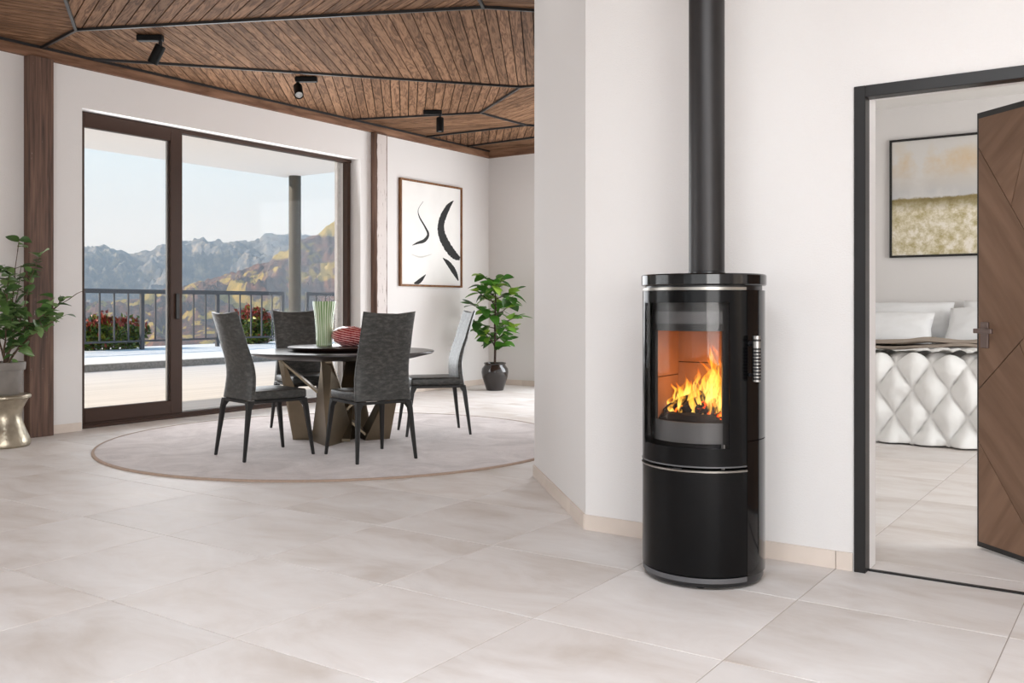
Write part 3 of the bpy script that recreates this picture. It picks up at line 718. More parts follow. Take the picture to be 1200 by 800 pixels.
sky_pt = lambda L: [(math.degrees(math.atan((u-600)/1100)), math.atan((358.7-y)/1100*math.cos(math.atan((u-600)/1100)))) for u, y in L]
FAR = sky_pt([(-500, 300), (-120, 285), (60, 296), (94, 291), (120, 288.5), (138, 294), (158, 298), (191, 289), (210, 283), (233, 279), (244, 281), (256, 277), (275, 283), (294, 284), (303, 279), (313, 273.5), (326, 275), (345, 276), (380, 280), (450, 270), (700, 285)])
NEAR = sky_pt([(-500, 362), (60, 360), (94, 357), (150, 352), (210, 335), (250, 327), (282, 317), (307, 308), (335, 292), (353, 280), (364, 277), (377, 271), (388, 263), (397, 257), (420, 246), (480, 235), (700, 250)])
ridge('mountain_range', FAR, 800, 1150, 1500, 560, 190, 40, .0135, M['far_rock'], 'hazy grey-blue mountain range under the sky', 3.7, math.radians(-46), math.radians(8))
ridge('hillside', NEAR, 520, 760, 1000, 560, 200, 26, .0155, M['hillside'], 'autumn brown hillside with yellow meadows', 9.2, math.radians(-46), math.radians(8))
vb = MB(); ring = []
vp = [CW(60*math.sin(a), 60*math.cos(a)) for a in (-.9, .2)] + [CW(1600*math.sin(a), 1600*math.cos(a)) for a in (.2, -.1, -.4, -.65, -.9)]
struct('valley_ground', vb.prism([(p.x, p.y) for p in vp], VAL-2, VAL+.5), mat('valley_fields', srgb(110, 122, 128), .9, var=.3, vscale=.02), label='blue-grey valley floor below the mountains')

# summer-morning haze lying in the valley
hz = MB().box(-1900, -70, -900, 1900, -40, 170).build('valley_haze', None, smooth=False)
hm, hnt, hb = new_mat('haze'); hnt.nodes.remove(hb)
vsn = N(hnt, 'ShaderNodeVolumeScatter'); vsn.inputs['Color'].default_value = (.72, .86, 1.0, 1); vsn.inputs['Density'].default_value = .0006; vsn.inputs['Anisotropy'].default_value = 0.1
hnt.links.new(vsn.outputs[0], hnt.nodes['Material Output'].inputs['Volume']); hz.data.materials.append(hm)
tag(hz, 'pale blue haze between terrace and mountains', 'haze', kind='stuff')

# ================================================================= STOVE
SX, SY = -1.612, 3.793
stove = thing('wood_stove', 'round glossy black wood stove with burning fire behind glass', 'stove', (SX, SY, 0))
RS = .258
def arc_shell(a0, a1, z0, z1, ro, ri, n=24):          # bearings measured from the front (-Y), positive to +X
    mb = MB(); rows = []
    for k in range(n+1):
        a = math.radians(a0+(a1-a0)*k/n); sx_, cy_ = math.sin(a), -math.cos(a)
        rows.append([(ri*sx_, ri*cy_, z0), (ro*sx_, ro*cy_, z0), (ro*sx_, ro*cy_, z1), (ri*sx_, ri*cy_, z1)])
    return mb.loft(rows)
def ell_cap(z0, z1, r, bev=.004):
    return MB().lathe([(0, z0), (r-bev, z0), (r, z0+bev), (r, z1-bev), (r-bev, z1), (0, z1)], 72)
ell_cap(1.236, 1.284, .264, .005).build('top_plate', M['stove_black'], stove)
ell_cap(1.216, 1.236, .246, .001).build('neck_ring', M['stove_satin'], stove)
arc_shell(-65, 65, 1.216, 1.228, RS, .235).build('steel_trim', M['stove_steel'], stove)
MB().lathe([(0, .012), (.245, .012), (.25, .02), (.25, .05), (0, .05)], 72).build('base', M['stove_satin'], stove)
arc_shell(-66, 66, .03, .05, .257, .20).build('base_lip', M['stove_grey'], stove)
for a in (-50, 20, 160): MB().lathe([(0, 0), (.018, 0), (.018, .013), (0, .013)], 12, cx=.2*math.sin(math.radians(a)), cy=-.2*math.cos(math.radians(a))).build('foot', M['stove_satin'], stove)
for a0, a1 in ((66.3, 178), (-178, -66.3)):
    arc_shell(a0, a1, .05, .598, RS, .225, 30).build('side_panel_lower', M['stove_black'], stove)
    arc_shell(a0, a1, .602, 1.216, RS, .225, 30).build('side_panel_upper', M['stove_black'], stove)
# lower door
arc_shell(-65.6, 65.6, .056, .478, RS+.001, .225, 36).build('storage_door', M['stove_glass'], stove)
arc_shell(-65.6, 65.6, .478, .485, RS+.004, .23, 36).build('door_lip', M['stove_steel'], stove)
MB().box(-.018, .018, -.264, -.25, .485, .492).build('latch_tab', M['stove_satin'], stove, smooth=False)
# fire door: black glass with a clear window
door = bpy.data.objects.new('fire_door', None); COL.objects.link(door); door.parent = stove
dm = MB(); WA, WZ0, WZ1 = 47, .575, 1.165
for a0, a1, z0, z1 in ((-65.6, -WA, .497, 1.214), (WA, 65.6, .497, 1.214), (-WA, WA, .497, WZ0), (-WA, WA, WZ1, 1.214)):
    b_ = arc_shell(a0, a1, z0, z1, RS+.001, RS-.006, 24); dm.add(b_.v, b_.f)
dm.build('black_glass_surround', M['stove_glass'], door)
arc_shell(-WA, WA, WZ0, WZ1, RS, RS-.004, 30).build('glass_pane', M['pane'], door)
arc_shell(-65, 65, .497, .503, RS+.003, .235, 30).build('door_edge', M['stove_grey'], door)
# steel inner frame behind the pane
RI = .205
for nm, a0, a1, z0, z1, mm in (('air_bar', -44, 44, 1.078, 1.128, 'stove_grey'), ('lower_bar', -50, 50, .588, .672, 'stove_grey'), ('inner_stile', -58, -44, .585, 1.16, 'stove_satin'), ('baffle_edge', -44, 44, 1.048, 1.078, 'stove_satin'), ('inner_stile', 44, 58, .585, 1.16, 'stove_satin'), ('inner_header', -58, 58, 1.128, 1.20, 'stove_satin')):
    arc_shell(a0, a1, z0, z1, RI+.012, RI, 16).build(nm, M[mm], door)
# firebox: lining slabs
fb = bpy.data.objects.new('firebox', None); COL.objects.link(fb); fb.parent = stove
V = M['vermiculite']
def slab(nm, vs8, m=V):
    MB().add(vs8, [(0,1,2,3),(7,6,5,4),(0,4,5,1),(1,5,6,2),(2,6,7,3),(3,7,4,0)]).build(nm, m, fb, smooth=False)
def vslab(p, q, z0, z1, th):                            # upright slab from p to q, thickness outwards (left of p->q)
    p, q = Vector(p), Vector(q); d = (q-p).normalized(); n = Vector((-d.y, d.x))*th
    slab('lining_slab', [(p.x, p.y, z0), (q.x, q.y, z0), (q.x, q.y, z1), (p.x, p.y, z1), (p.x+n.x, p.y+n.y, z0), (q.x+n.x, q.y+n.y, z0), (q.x+n.x, q.y+n.y, z1), (p.x+n.x, p.y+n.y, z1)])
vslab((-.155, .09), (-.155, -.12), .62, .845, -.02); vslab((-.155, .09), (-.155, -.12), .849, 1.15, -.02)
vslab((.155, -.12), (.155, .09), .62, .845, -.02); vslab((.155, -.12), (.155, .09), .849, 1.15, -.02)
vslab((-.175, .09), (-.002, .09), .62, .9, .02); vslab((.002, .09), (.175, .09), .62, .9, .02); vslab((-.175, .09), (.175, .09), .904, 1.07, .02)
slab('baffle_slab', [(-.155, -.12, 1.13), (.155, -.12, 1.13), (.155, .09, 1.06), (-.155, .09, 1.06), (-.155, -.12, 1.15), (.155, -.12, 1.15), (.155, .09, 1.08), (-.155, .09, 1.08)])
MB().box(-.17, .17, -.12, .11, .60, .622).build('grate', M['char'], fb, smooth=False)
# logs and embers
def log_mat():
    m, nt, b = new_mat('glowing_log')
    tc = N(nt, 'ShaderNodeTexCoord'); n = N(nt, 'ShaderNodeTexNoise'); n.inputs['Scale'].default_value = 24; n.inputs['Detail'].default_value = 4
    nt.links.new(tc.outputs['Object'], n.inputs['Vector'])
    r = ramp(nt, [(.52, (0, 0, 0, 1)), (.6, (1, .09, .005, 1)), (.72, (1, .4, .04, 1))]); nt.links.new(n.outputs[0], r.inputs[0])
    b.inputs['Base Color'].default_value = srgb(34, 22, 17); b.inputs['Roughness'].default_value = .9
    nt.links.new(r.outputs[0], b.inputs['Emission Color']); b.inputs['Emission Strength'].default_value = 2.2
    return m
M['glow_log'] = log_mat()
rl_ = random.Random(5)
def log(p, q, r, m):
    p, q = Vector(p), Vector(q); mb = MB(); pts = [p.lerp(q, k/6) for k in range(7)]
    mb.tube(pts, [r*.55]+[r*rl_.uniform(.85, 1.1) for _ in range(5)]+[r*.6], 9)
    me = mb.mesh('log')
    for v in me.vertices: v.co += Vector(mnoise.noise_vector(v.co*60))*r*.22
    link('log', me, m, fb)
log((-.15, -.10, .665), (.14, -.13, .66), .038, M['char'])
log((-.12, -.04, .68), (.15, -.06, .69), .042, M['glow_log'])
log((-.14, .03, .70), (.13, .0, .73), .04, M['glow_log'])
log((-.05, -.10, .70), (.06, .06, .79), .034, M['char'])
log((.02, -.11, .71), (.14, .05, .76), .034, M['glow_log'])
log((-.14, -.08, .69), (-.03, .05, .77), .03, M['char'])
for k in range(60):
    x, y = rl_.uniform(-.135, .135), rl_.uniform(-.125, .05); r = rl_.uniform(.009, .019)
    me = MB().lathe([(0, -r), (r*.8, -r*.6), (r, 0), (r*.7, r*.6), (0, r*.9)], 7).mesh('ember', weld=True)
    for v in me.vertices: v.co += Vector(mnoise.noise_vector(v.co*70+Vector((k, 0, 0))))*r*.5
    link('ember', me, M['glow_log'] if k % 3 else M['char'], fb, (x, y, .635+rl_.uniform(0, .05)))
def flame_mat():
    m, nt, b = new_mat('flame'); nt.nodes.remove(b); out = nt.nodes['Material Output']
    at = N(nt, 'ShaderNodeAttribute', attribute_name='height')
    tc = N(nt, 'ShaderNodeTexCoord'); mp = N(nt, 'ShaderNodeMapping'); mp.inputs['Scale'].default_value = (34, 34, 9); nt.links.new(tc.outputs['Object'], mp.inputs[0])
    n = N(nt, 'ShaderNodeTexNoise'); n.inputs['Scale'].default_value = 1; n.inputs['Detail'].default_value = 3; n.inputs['Distortion'].default_value = 1.2; nt.links.new(mp.outputs[0], n.inputs['Vector'])
    r = ramp(nt, [(0, (1, .36, .03, 1)), (.3, (1, .60, .12, 1)), (.65, (1, .42, .04, 1)), (1, (1, .16, .01, 1))]); nt.links.new(at.outputs['Fac'], r.inputs[0])
    em = N(nt, 'ShaderNodeEmission'); nt.links.new(r.outputs[0], em.inputs[0])
    st_ = ramp(nt, [(.35, g4(.35)), (.62, g4(1))]); nt.links.new(n.outputs[0], st_.inputs[0])
    ms = N(nt, 'ShaderNodeMath', operation='MULTIPLY'); ms.inputs[1].default_value = 3.2; nt.links.new(st_.outputs[0], ms.inputs[0]); nt.links.new(ms.outputs[0], em.inputs[1])
    tr = N(nt, 'ShaderNodeBsdfTransparent'); mx = N(nt, 'ShaderNodeMixShader')
    al = ramp(nt, [(.40, g4(0)), (.60, g4(1))]); nt.links.new(n.outputs[0], al.inputs[0])
    fade = ramp(nt, [(0, g4(.35)), (.3, g4(.6)), (.6, g4(.42)), (1, g4(.06))]); nt.links.new(at.outputs['Fac'], fade.inputs[0])
    mm = N(nt, 'ShaderNodeMath', operation='MULTIPLY'); nt.links.new(al.outputs[0], mm.inputs[0]); nt.links.new(fade.outputs[0], mm.inputs[1])
    nt.links.new(mm.outputs[0], mx.inputs[0]); nt.links.new(tr.outputs[0], mx.inputs[1]); nt.links.new(em.outputs[0], mx.inputs[2]); nt.links.new(mx.outputs[0], out.inputs[0])
    return m
M['flame'] = flame_mat()
def flame(x, y, z, h, r, seed):
    rings, hs = [], []; nn = 16
    for k in range(nn+1):
        t = k/nn; rr = r*(math.sin(PI*min(1, .18+t*.82))**.8*(1-t*.35)+.02) if k < nn else r*.02
        ox = .030*mnoise.noise(Vector((seed*3.1, t*2.6, 0)))*(t*1.6)*h/.15 + .012*t*math.sin(9*t+seed); oy = .014*mnoise.noise(Vector((seed*1.7, t*2.2, 5)))*t*h/.15
        tw = seed + t*1.6
        rings.append([(x+ox+rr*math.cos(a)*math.cos(tw)-rr*.42*math.sin(a)*math.sin(tw), y+oy+rr*math.cos(a)*math.sin(tw)+rr*.42*math.sin(a)*math.cos(tw), z+h*t) for a in [2*PI*q/10 for q in range(10)]])
        hs += [t]*10
    mb = MB().loft(rings, cap=False); me = mb.mesh('flame')
    at = me.attributes.new('height', 'FLOAT', 'POINT'); at.data.foreach_set('value', hs)
    link('flame', me, M['flame'], fb)
rf_ = random.Random(12)
for k in range(40):
    x = -.135+.27*((k*.618) % 1); y = rf_.uniform(-.10, .045)
    hmax = .10+.26*math.exp(-((x-.075)/.055)**2)+.06*math.exp(-((x+.05)/.05)**2)
    h = hmax*rf_.uniform(.55, 1.05); flame(x, y, .655+.05*rf_.random()+(.05 if y > -.02 else 0), h, .010+.055*h*rf_.uniform(.7, 1.2), k*1.37+.4)
fd = bpy.data.lights.new('fire_light', 'POINT'); fd.energy = 1.3; fd.color = (1, .45, .09); fd.shadow_soft_size = .05
fo = bpy.data.objects.new('fire_light', fd); COL.objects.link(fo); fo.parent = fb; fo.location = (.02, -.03, .86)
# handle
ha = math.radians(69.5); hx, hy = .293*math.sin(ha), -.293*math.cos(ha)
hn = MB().lathe([(0, .845), (.0165, .845), (.0165, 1.03), (0, 1.03)], 24, cx=hx, cy=hy).build('door_handle', M['rim_steel'], door)
for z0, z1 in ((.852, .985), (1.008, 1.02)):
    nb = 10 if z0 < .9 else 1
    for q in range(nb):
        za = z0+(z1-z0)*q/nb; zb = za+(z1-z0)/nb*.72
        MB().lathe([(.0165, za), (.0178, za+.001), (.0178, zb-.001), (.0165, zb)], 24, cx=hx, cy=hy).build('grip_ring', M['stove_satin'], hn)
MB().tube([(.25*math.sin(ha), -.25*math.cos(ha), .998), (hx, hy, .998)], .011, 12).build('handle_bracket', M['stove_satin'], hn)
MB().tube([(.25*math.sin(ha), -.25*math.cos(ha), .87), (hx, hy, .87)], .007, 10).build('handle_bracket', M['stove_satin'], hn)
# flue
fp = thing('flue_pipe', 'straight graphite flue pipe rising from the stove top', 'pipe', (SX+.012, SY+.01, 1.284))
MB().lathe([(0, 0), (.076, 0), (.076, 2.185), (0, 2.185)], 48).build('pipe', M['pipe'], fp)
MB().lathe([(.076, 0), (.079, 0), (.079, .012), (.076, .014)], 48).build('collar', M['stove_satin'], fp)

# ================================================================= DINING GROUP
rug = thing('round_rug', 'large round mauve-grey rug under the dining table', 'rug', CW(-1.47, 8.10, 0.0005))
MB().lathe([(0, 0), (1.95, 0), (1.95, .011), (0, .011)], 128).build('pile', M['rug'], rug)
MB().lathe([(1.95, 0), (1.972, 0), (1.974, .006), (1.968, .013), (1.95, .0135)], 128).build('binding', M['rug_edge'], rug)
RZ = .0125
TC = CW(-1.45, 8.05)
table = thing('dining_table', 'round dark dining table on folded bronze blade base', 'table', (TC.x, TC.y, RZ), AZ)
MB().lathe([(0, .70), (.62, .70), (.765, .735), (.781, .748), (.781, .754), (.776, .758), (0, .758)], 96).build('table_top', M['table_top'], table)
MB().box(-.3, .3, -.3, .3, .688, .70).build('mounting_plate', M['bronze'], table, smooth=False)
def blade_leg(ang, tip, top, wl, hub_r=-.02, hub_t=.10, thd_r=.12):
    c_, s_ = math.cos(ang), math.sin(ang)
    P = lambda r, t, z: (r*c_-t*s_, r*s_+t*c_, z)
    tipb, hub, thd = P(tip, 0, 0), P(hub_r, hub_t, 0), P(thd_r, -wl, 0)
    T0, T1 = P(top, -.035, .70), P(top-.05, .035, .70)
    MB().add([tipb, hub, thd, T0, T1], [(0, 2, 1), (0, 1, 4, 3), (1, 2, 4), (2, 0, 3), (2, 3, 4)]).build('blade', M['bronze'], table, smooth=False)
    a, b = Vector(P(top-.02, .0, .69)), Vector(P(-.22, -.02, .02)); n = Vector(P(0, 1, 0))*.05; u = Vector((0, 0, .012))
    mb = MB().loft([[a-n-u, a+n-u, a+n+u, a-n+u], [b-n*1.6-u, b+n*1.6-u, b+n*1.6+u, b-n*1.6+u]]); mb.build('cross_band', M['bronze'], table, smooth=False)
blade_leg(-PI/2-.10, .46, .50, .24); blade_leg(PI+.12, .42, .55, .05, .22, .05, .3); blade_leg(.05, .40, .53, .10, .12, .08, .2); blade_leg(PI/2, .46, .50, .24)
sus = thing('lazy_susan', 'flat dark turntable tray on the dining table', 'tray', (TC.x, TC.y, RZ+.758))
MB().lathe([(0, 0), (.40, 0), (.46, .028), (.465, .036), (.455, .040), (0, .040)], 72).build('tray_disc', M['susan'], sus)
MB().lathe([(0, 0), (.2, 0), (.2, .004), (0, .004)], 40).build('swivel_base', M['chair_black'], sus)
SZ = RZ+.798
def fluted(name, prof, nfl, amp, n=160, twist=0.0, inner=None):
    rings = []
    for r, z in prof: rings.append([((r+amp*r*math.cos(nfl*(2*PI*k/n)+twist*z))*math.cos(2*PI*k/n), (r+amp*r*math.cos(nfl*(2*PI*k/n)+twist*z))*math.sin(2*PI*k/n), z) for k in range(n)])
    return MB().loft(rings)
def dense(prof, n):
    L = [0]
    for a, b in zip(prof, prof[1:]): L.append(L[-1]+math.hypot(b[0]-a[0], b[1]-a[1]))
    out = []
    for k in range(n+1):
        d = L[-1]*k/n; i = max(q for q in range(len(L)-1) if L[q] <= d+1e-9); t = (d-L[i])/(L[i+1]-L[i])
        out.append((prof[i][0]+(prof[i+1][0]-prof[i][0])*t, prof[i][1]+(prof[i+1][1]-prof[i][1])*t))
    return out
def vase_mat(name, c1, c2, freq, twist, alpha):
    m, nt, b = new_mat(name)
    tc = N(nt, 'ShaderNodeTexCoord'); sp = N(nt, 'ShaderNodeSeparateXYZ'); nt.links.new(tc.outputs['Object'], sp.inputs[0])
    at = N(nt, 'ShaderNodeMath', operation='ARCTAN2'); nt.links.new(sp.outputs['Y'], at.inputs[0]); nt.links.new(sp.outputs['X'], at.inputs[1])
    mz = N(nt, 'ShaderNodeMath', operation='MULTIPLY_ADD'); mz.inputs[1].default_value = twist; nt.links.new(sp.outputs['Z'], mz.inputs[0])
    mf = N(nt, 'ShaderNodeMath', operation='MULTIPLY'); mf.inputs[1].default_value = freq; nt.links.new(at.outputs[0], mf.inputs[0]); nt.links.new(mf.outputs[0], mz.inputs[2])
    sn = N(nt, 'ShaderNodeMath', operation='SINE'); nt.links.new(mz.outputs[0], sn.inputs[0])
    nz = N(nt, 'ShaderNodeTexNoise'); nz.inputs['Scale'].default_value = 3; mp = N(nt, 'ShaderNodeMapping'); mp.inputs['Scale'].default_value = (14, 14, .8); nt.links.new(tc.outputs['Object'], mp.inputs[0]); nt.links.new(mp.outputs[0], nz.inputs['Vector'])
    ad = N(nt, 'ShaderNodeMath', operation='MULTIPLY_ADD'); ad.inputs[1].default_value = .35; nt.links.new(sn.outputs[0], ad.inputs[0]); nt.links.new(nz.outputs[0], ad.inputs[2])
    r = ramp(nt, [(.3, c1), (.75, c2)]); nt.links.new(ad.outputs[0], r.inputs[0]); nt.links.new(r.outputs[0], b.inputs['Base Color'])
    b.inputs['Roughness'].default_value = .08; b.inputs['Alpha'].default_value = alpha; b.inputs['Coat Weight'].default_value = .3
    return m
gv = thing('green_glass_vase', 'tall flared pale green striped glass vase on the tray', 'vase', CW(-1.61, 8.05, SZ))
fluted('g', [(.064, 0), (.068, .01), (.070, .12), (.082, .26), (.099, .382), (.095, .382), (.078, .26), (.066, .12), (.06, .02), (.001, .018)], 22, .012).build('vessel', vase_mat('green_glass', srgb(120, 158, 92), srgb(222, 232, 205), 26, 0, .82), gv)
MB().lathe([(0, 0), (.062, 0), (.064, .012), (0, .012)], 40).build('foot_disc', mat('dark_green_glass', srgb(40, 70, 30), .08, var=.1), gv)
rv = thing('red_glass_vase', 'squat red spiral-ribbed glass vase on the tray', 'vase', CW(-1.385, 8.02, SZ))
fluted('r', dense([(.06, 0), (.08, .006), (.13, .04), (.155, .085), (.145, .125), (.10, .155), (.06, .165), (.05, .17), (.046, .165), (.085, .148), (.13, .12), (.14, .085), (.115, .04), (.001, .012)], 110), 9, .022, 120, 330).build('vessel', vase_mat('red_glass', srgb(150, 34, 40), srgb(232, 160, 158), 9, 330, .9), rv)

def make_chair():
    root = thing('dining_chair', 'chair', 'chair')
    # seat
    st = MB().box(-.222, .222, -.20, .24, .438, .508).build('seat', M['leather'], root, smooth=False)
    b = bevel_mod(st, .018, 3)
    for p in st.data.polygons: p.use_smooth = True
    # backrest, a curved slab
    nr, nc = 16, 10; fr_, bk = [], []
    for i in range(nr+1):
        t = i/nr; hw = .224 - .016*t - .006*math.sin(PI*t); th = .062 - .028*t
        yc = -.212 + .018*math.sin(PI*min(1, t*1.6)) - .115*max(0, t-.25)**1.5/.65
        f_, b_ = [], []
        for j in range(nc+1):
            s = -1+2*j/nc; cv = 1-s*s
            z = .442 + (1.10-.442-.018*cv)*t
            y = yc - .03*cv*t
            rd = .012*max(0, abs(s)-.8)/.2
            f_.append((s*hw, y+th/2-rd, z)); b_.append((s*hw, y-th/2+rd, z))
        fr_.append(f_); bk.append(b_)
    rings = [f_ + b_[::-1] for f_, b_ in zip(fr_, bk)]
    bo = MB().loft(rings).build('backrest', M['leather'], root, ang=60)
    bevel_mod(bo, .008, 2)
    seam = MB()
    for s in (0, nc): seam.tube([Vector(bk[i][s])+Vector((0, .004, 0)) for i in range(nr+1)], .0035, 5)
    seam.build('piping', M['leather'], bo)
    # steel frame under the seat
    fm = MB(); z0, z1 = .418, .438
    for x0, x1, y0, y1 in ((-.222, .222, .215, .24), (-.222, .222, -.245, -.22), (-.222, -.197, -.22, .215), (.197, .222, -.22, .215)): fm.box(x0, x1, y0, y1, z0, z1)
    fm.build('seat_frame', M['chair_black'], root, smooth=False)
    for sx_ in (-1, 1):
        for sy_ in (-1, 1):
            top = Vector((sx_*.208, .226 if sy_ > 0 else -.231, .43)); ft = Vector((sx_*.238, .285 if sy_ > 0 else -.285, 0)); rings = []
            for t, wx, wy in ((0, .028, .028), (.05, .024, .024), (.12, .018, .018), (.5, .0145, .0145), (1, .0105, .0105)):
                c = top.lerp(ft, t); ox = -sx_*(wx-.0165) if t < .1 else 0; oy = -sy_*(wy-.0165) if t < .1 else 0
                rings.append([(c.x+ox+a*wx, c.y+oy+b*wy, c.z) for a, b in ((-1, -1), (1, -1), (1, 1), (-1, 1))])
            lo = MB().loft(rings).build('leg', M['chair_black'], root, ang=50); bevel_mod(lo, .003, 1)
    return root
def copy_tree(o, parent=None):
    c = o.copy(); COL.objects.link(c); c.parent = parent
    for ch in list(o.children): copy_tree(ch, c)
    return c
chair0 = make_chair()
for k, (cx_, cz_, fx, fz, lb) in enumerate(((-1.90, 7.21, .74, .67, 'charcoal leather chair beside the table, back turned to the narrow window sash'),
                              (-1.075, 7.12, -.56, .83, 'charcoal leather chair that hides the red vase behind its back'),
                              (-.707, 8.48, -.96, -.27, 'charcoal leather chair seen in profile next to the potted plant'),
                              (-1.90, 8.69, .56, -.83, 'charcoal leather chair behind the table in front of the round column'))):
    ch = chair0 if k == 0 else copy_tree(chair0)
    p = CW(cx_, cz_, RZ); ch.location = p; ch.rotation_euler = (0, 0, rot_for(fx, fz))
    ch['label'] = lb; ch['category'] = 'chair'; ch['group'] = 'dining chairs round the table'

# ================================================================= PICTURES
pic = thing('abstract_picture', 'framed white abstract picture with black brush strokes', 'picture', (XW, 9.291, 1.415))
PWD, PHT = 1.325, 1.42
def frame_of(root, w_, h_, fw, m, dep, axis):
    for nm, a0, a1, b0, b1 in (('frame_rail', 0, w_, 0, fw), ('frame_rail', 0, w_, h_-fw, h_), ('frame_stile', 0, fw, fw, h_-fw), ('frame_stile', w_-fw, w_, fw, h_-fw)):
        if axis == 'Y': mb = MB().box(.001, dep, a0, a1, b0, b1)
        else: mb = MB().box(a0, a1, -dep, -.001, b0, b1)
        mb.build(nm, m, root, smooth=False)
frame_of(pic, PWD, PHT, .026, M['frame_wood'], .04, 'Y')
MB().box(.002, .02, .02, PWD-.02, .02, PHT-.02).build('canvas', M['canvas'], pic, smooth=False)
def stroke(pts, mtl):                   # (u, v, width) in the picture, u from its left edge, v from its top, as fractions
    P = []; n = 26
    def cr(a, b, c, d, t): return tuple(.5*((2*b[i])+(-a[i]+c[i])*t+(2*a[i]-5*b[i]+4*c[i]-d[i])*t*t+(-a[i]+3*b[i]-3*c[i]+d[i])*t**3) for i in range(3))
    pp = [pts[0]]+pts+[pts[-1]]
    for i in range(1, len(pp)-2):
        for k in range(n): P.append(cr(pp[i-1], pp[i], pp[i+1], pp[i+2], k/n))
    P.append(pts[-1]); L, R_ = [], []
    rr = random.Random(len(pts)*7)
    for i, (u, v, wd) in enumerate(P):
        a, b = P[max(0, i-1)], P[min(len(P)-1, i+1)]; tx, ty = (b[0]-a[0])*PWD, (b[1]-a[1])*PHT; l = math.hypot(tx, ty) or 1
        nx, ny = -ty/l, tx/l; wd = max(wd, .001)*(1+rr.uniform(-.09, .09))
        x, y = u*PWD, (1-v)*PHT
        cl_ = lambda q, m_: min(max(q, .03), m_-.03)
        L.append((cl_(x+nx*wd/2, PWD), cl_(y-ny*wd/2, PHT))); R_.append((cl_(x-nx*wd/2, PWD), cl_(y+ny*wd/2, PHT)))
    mb = MB(); rings = [[(.0200, l_[0], l_[1]), (.0212, l_[0], l_[1]), (.0212, r_[0], r_[1]), (.0200, r_[0], r_[1])] for l_, r_ in zip(L, R_)]
    mb.loft(rings).build('brush_stroke', mtl, pic, smooth=False)
stroke([(.86, .14, .01), (.76, .22, .09), (.66, .36, .13), (.66, .48, .15), (.76, .60, .15), (.88, .68, .12), (.97, .71, .05)], M['ink'])
stroke([(.68, .715, .01), (.78, .77, .08), (.88, .85, .09), (.945, .93, .02)], M['ink'])
stroke([(.36, .19, .004), (.285, .27, .008), (.30, .34, .022), (.39, .43, .03), (.44, .50, .045), (.38, .56, .05), (.27, .59, .03), (.19, .615, .006)], M['ink'])
stroke([(.40, .885, .01), (.32, .94, .06), (.22, .985, .05)], M['ink'])
stroke([(.18, .70, .008), (.32, .72, .02), (.50, .685, .006)], M['ink_pale'])

bp_ = thing('landscape_picture', 'black framed pale landscape picture with olive field above the bed', 'picture', (-2.31, 10.35, 1.655))
BW, BH = 1.5, 1.225
frame_of(bp_, BW, BH, .022, M['frame_black'], .04, 'X')
def landscape_mat():
    m, nt, b = new_mat('landscape_print'); tc = N(nt, 'ShaderNodeTexCoord'); sp = N(nt, 'ShaderNodeSeparateXYZ'); nt.links.new(tc.outputs['Object'], sp.inputs[0])
    dv = N(nt, 'ShaderNodeMath', operation='DIVIDE'); dv.inputs[1].default_value = BH; nt.links.new(sp.outputs['Z'], dv.inputs[0])
    def nz(s, d, r_=.6):
        n = N(nt, 'ShaderNodeTexNoise'); n.inputs['Scale'].default_value = s; n.inputs['Detail'].default_value = d; n.inputs['Roughness'].default_value = r_; nt.links.new(tc.outputs['Object'], n.inputs['Vector']); return n
    w1, big, fine = nz(14, 3), nz(2.2, 4), nz(11, 7, .75)
    ad = N(nt, 'ShaderNodeMath', operation='MULTIPLY_ADD'); ad.inputs[1].default_value = .05; nt.links.new(w1.outputs[0], ad.inputs[0]); nt.links.new(dv.outputs[0], ad.inputs[2])
    sky_ = ramp(nt, [(.55, srgb(196, 196, 196)), (.68, srgb(206, 200, 192)), (.82, srgb(212, 186, 146)), (1.0, srgb(214, 209, 200))]); nt.links.new(ad.outputs[0], sky_.inputs[0])
    skm = N(nt, 'ShaderNodeMix', data_type='RGBA'); skm.inputs[7].default_value = srgb(214, 211, 207); rb = ramp(nt, [(.42, g4(0)), (.6, g4(1))]); nt.links.new(big.outputs[0], rb.inputs[0]); nt.links.new(rb.outputs[0], skm.inputs[0]); nt.links.new(sky_.outputs[0], skm.inputs[6])
    field = ramp(nt, [(.36, srgb(178, 164, 116)), (.5, srgb(214, 204, 174)), (.60, srgb(238, 231, 218))]); nt.links.new(fine.outputs[0], field.inputs[0])
    olive = ramp(nt, [(.3, srgb(118, 104, 66)), (.7, srgb(156, 142, 96))]); nt.links.new(fine.outputs[0], olive.inputs[0])
    f2 = ramp(nt, [(.40, g4(0)), (.50, g4(1))]); nt.links.new(ad.outputs[0], f2.inputs[0])
    m1 = N(nt, 'ShaderNodeMix', data_type='RGBA'); nt.links.new(f2.outputs[0], m1.inputs[0]); nt.links.new(field.outputs[0], m1.inputs[6]); nt.links.new(olive.outputs[0], m1.inputs[7])
    f3 = ramp(nt, [(.515, g4(0)), (.53, g4(1))]); nt.links.new(ad.outputs[0], f3.inputs[0])
    m2 = N(nt, 'ShaderNodeMix', data_type='RGBA'); nt.links.new(f3.outputs[0], m2.inputs[0]); nt.links.new(m1.outputs[2], m2.inputs[6]); nt.links.new(skm.outputs[2], m2.inputs[7])
    nt.links.new(m2.outputs[2], b.inputs['Base Color']); b.inputs['Roughness'].default_value = .7
    return m
MB().box(.015, BW-.015, -.025, -.002, .015, BH-.015).build('print', landscape_mat(), bp_, smooth=False)

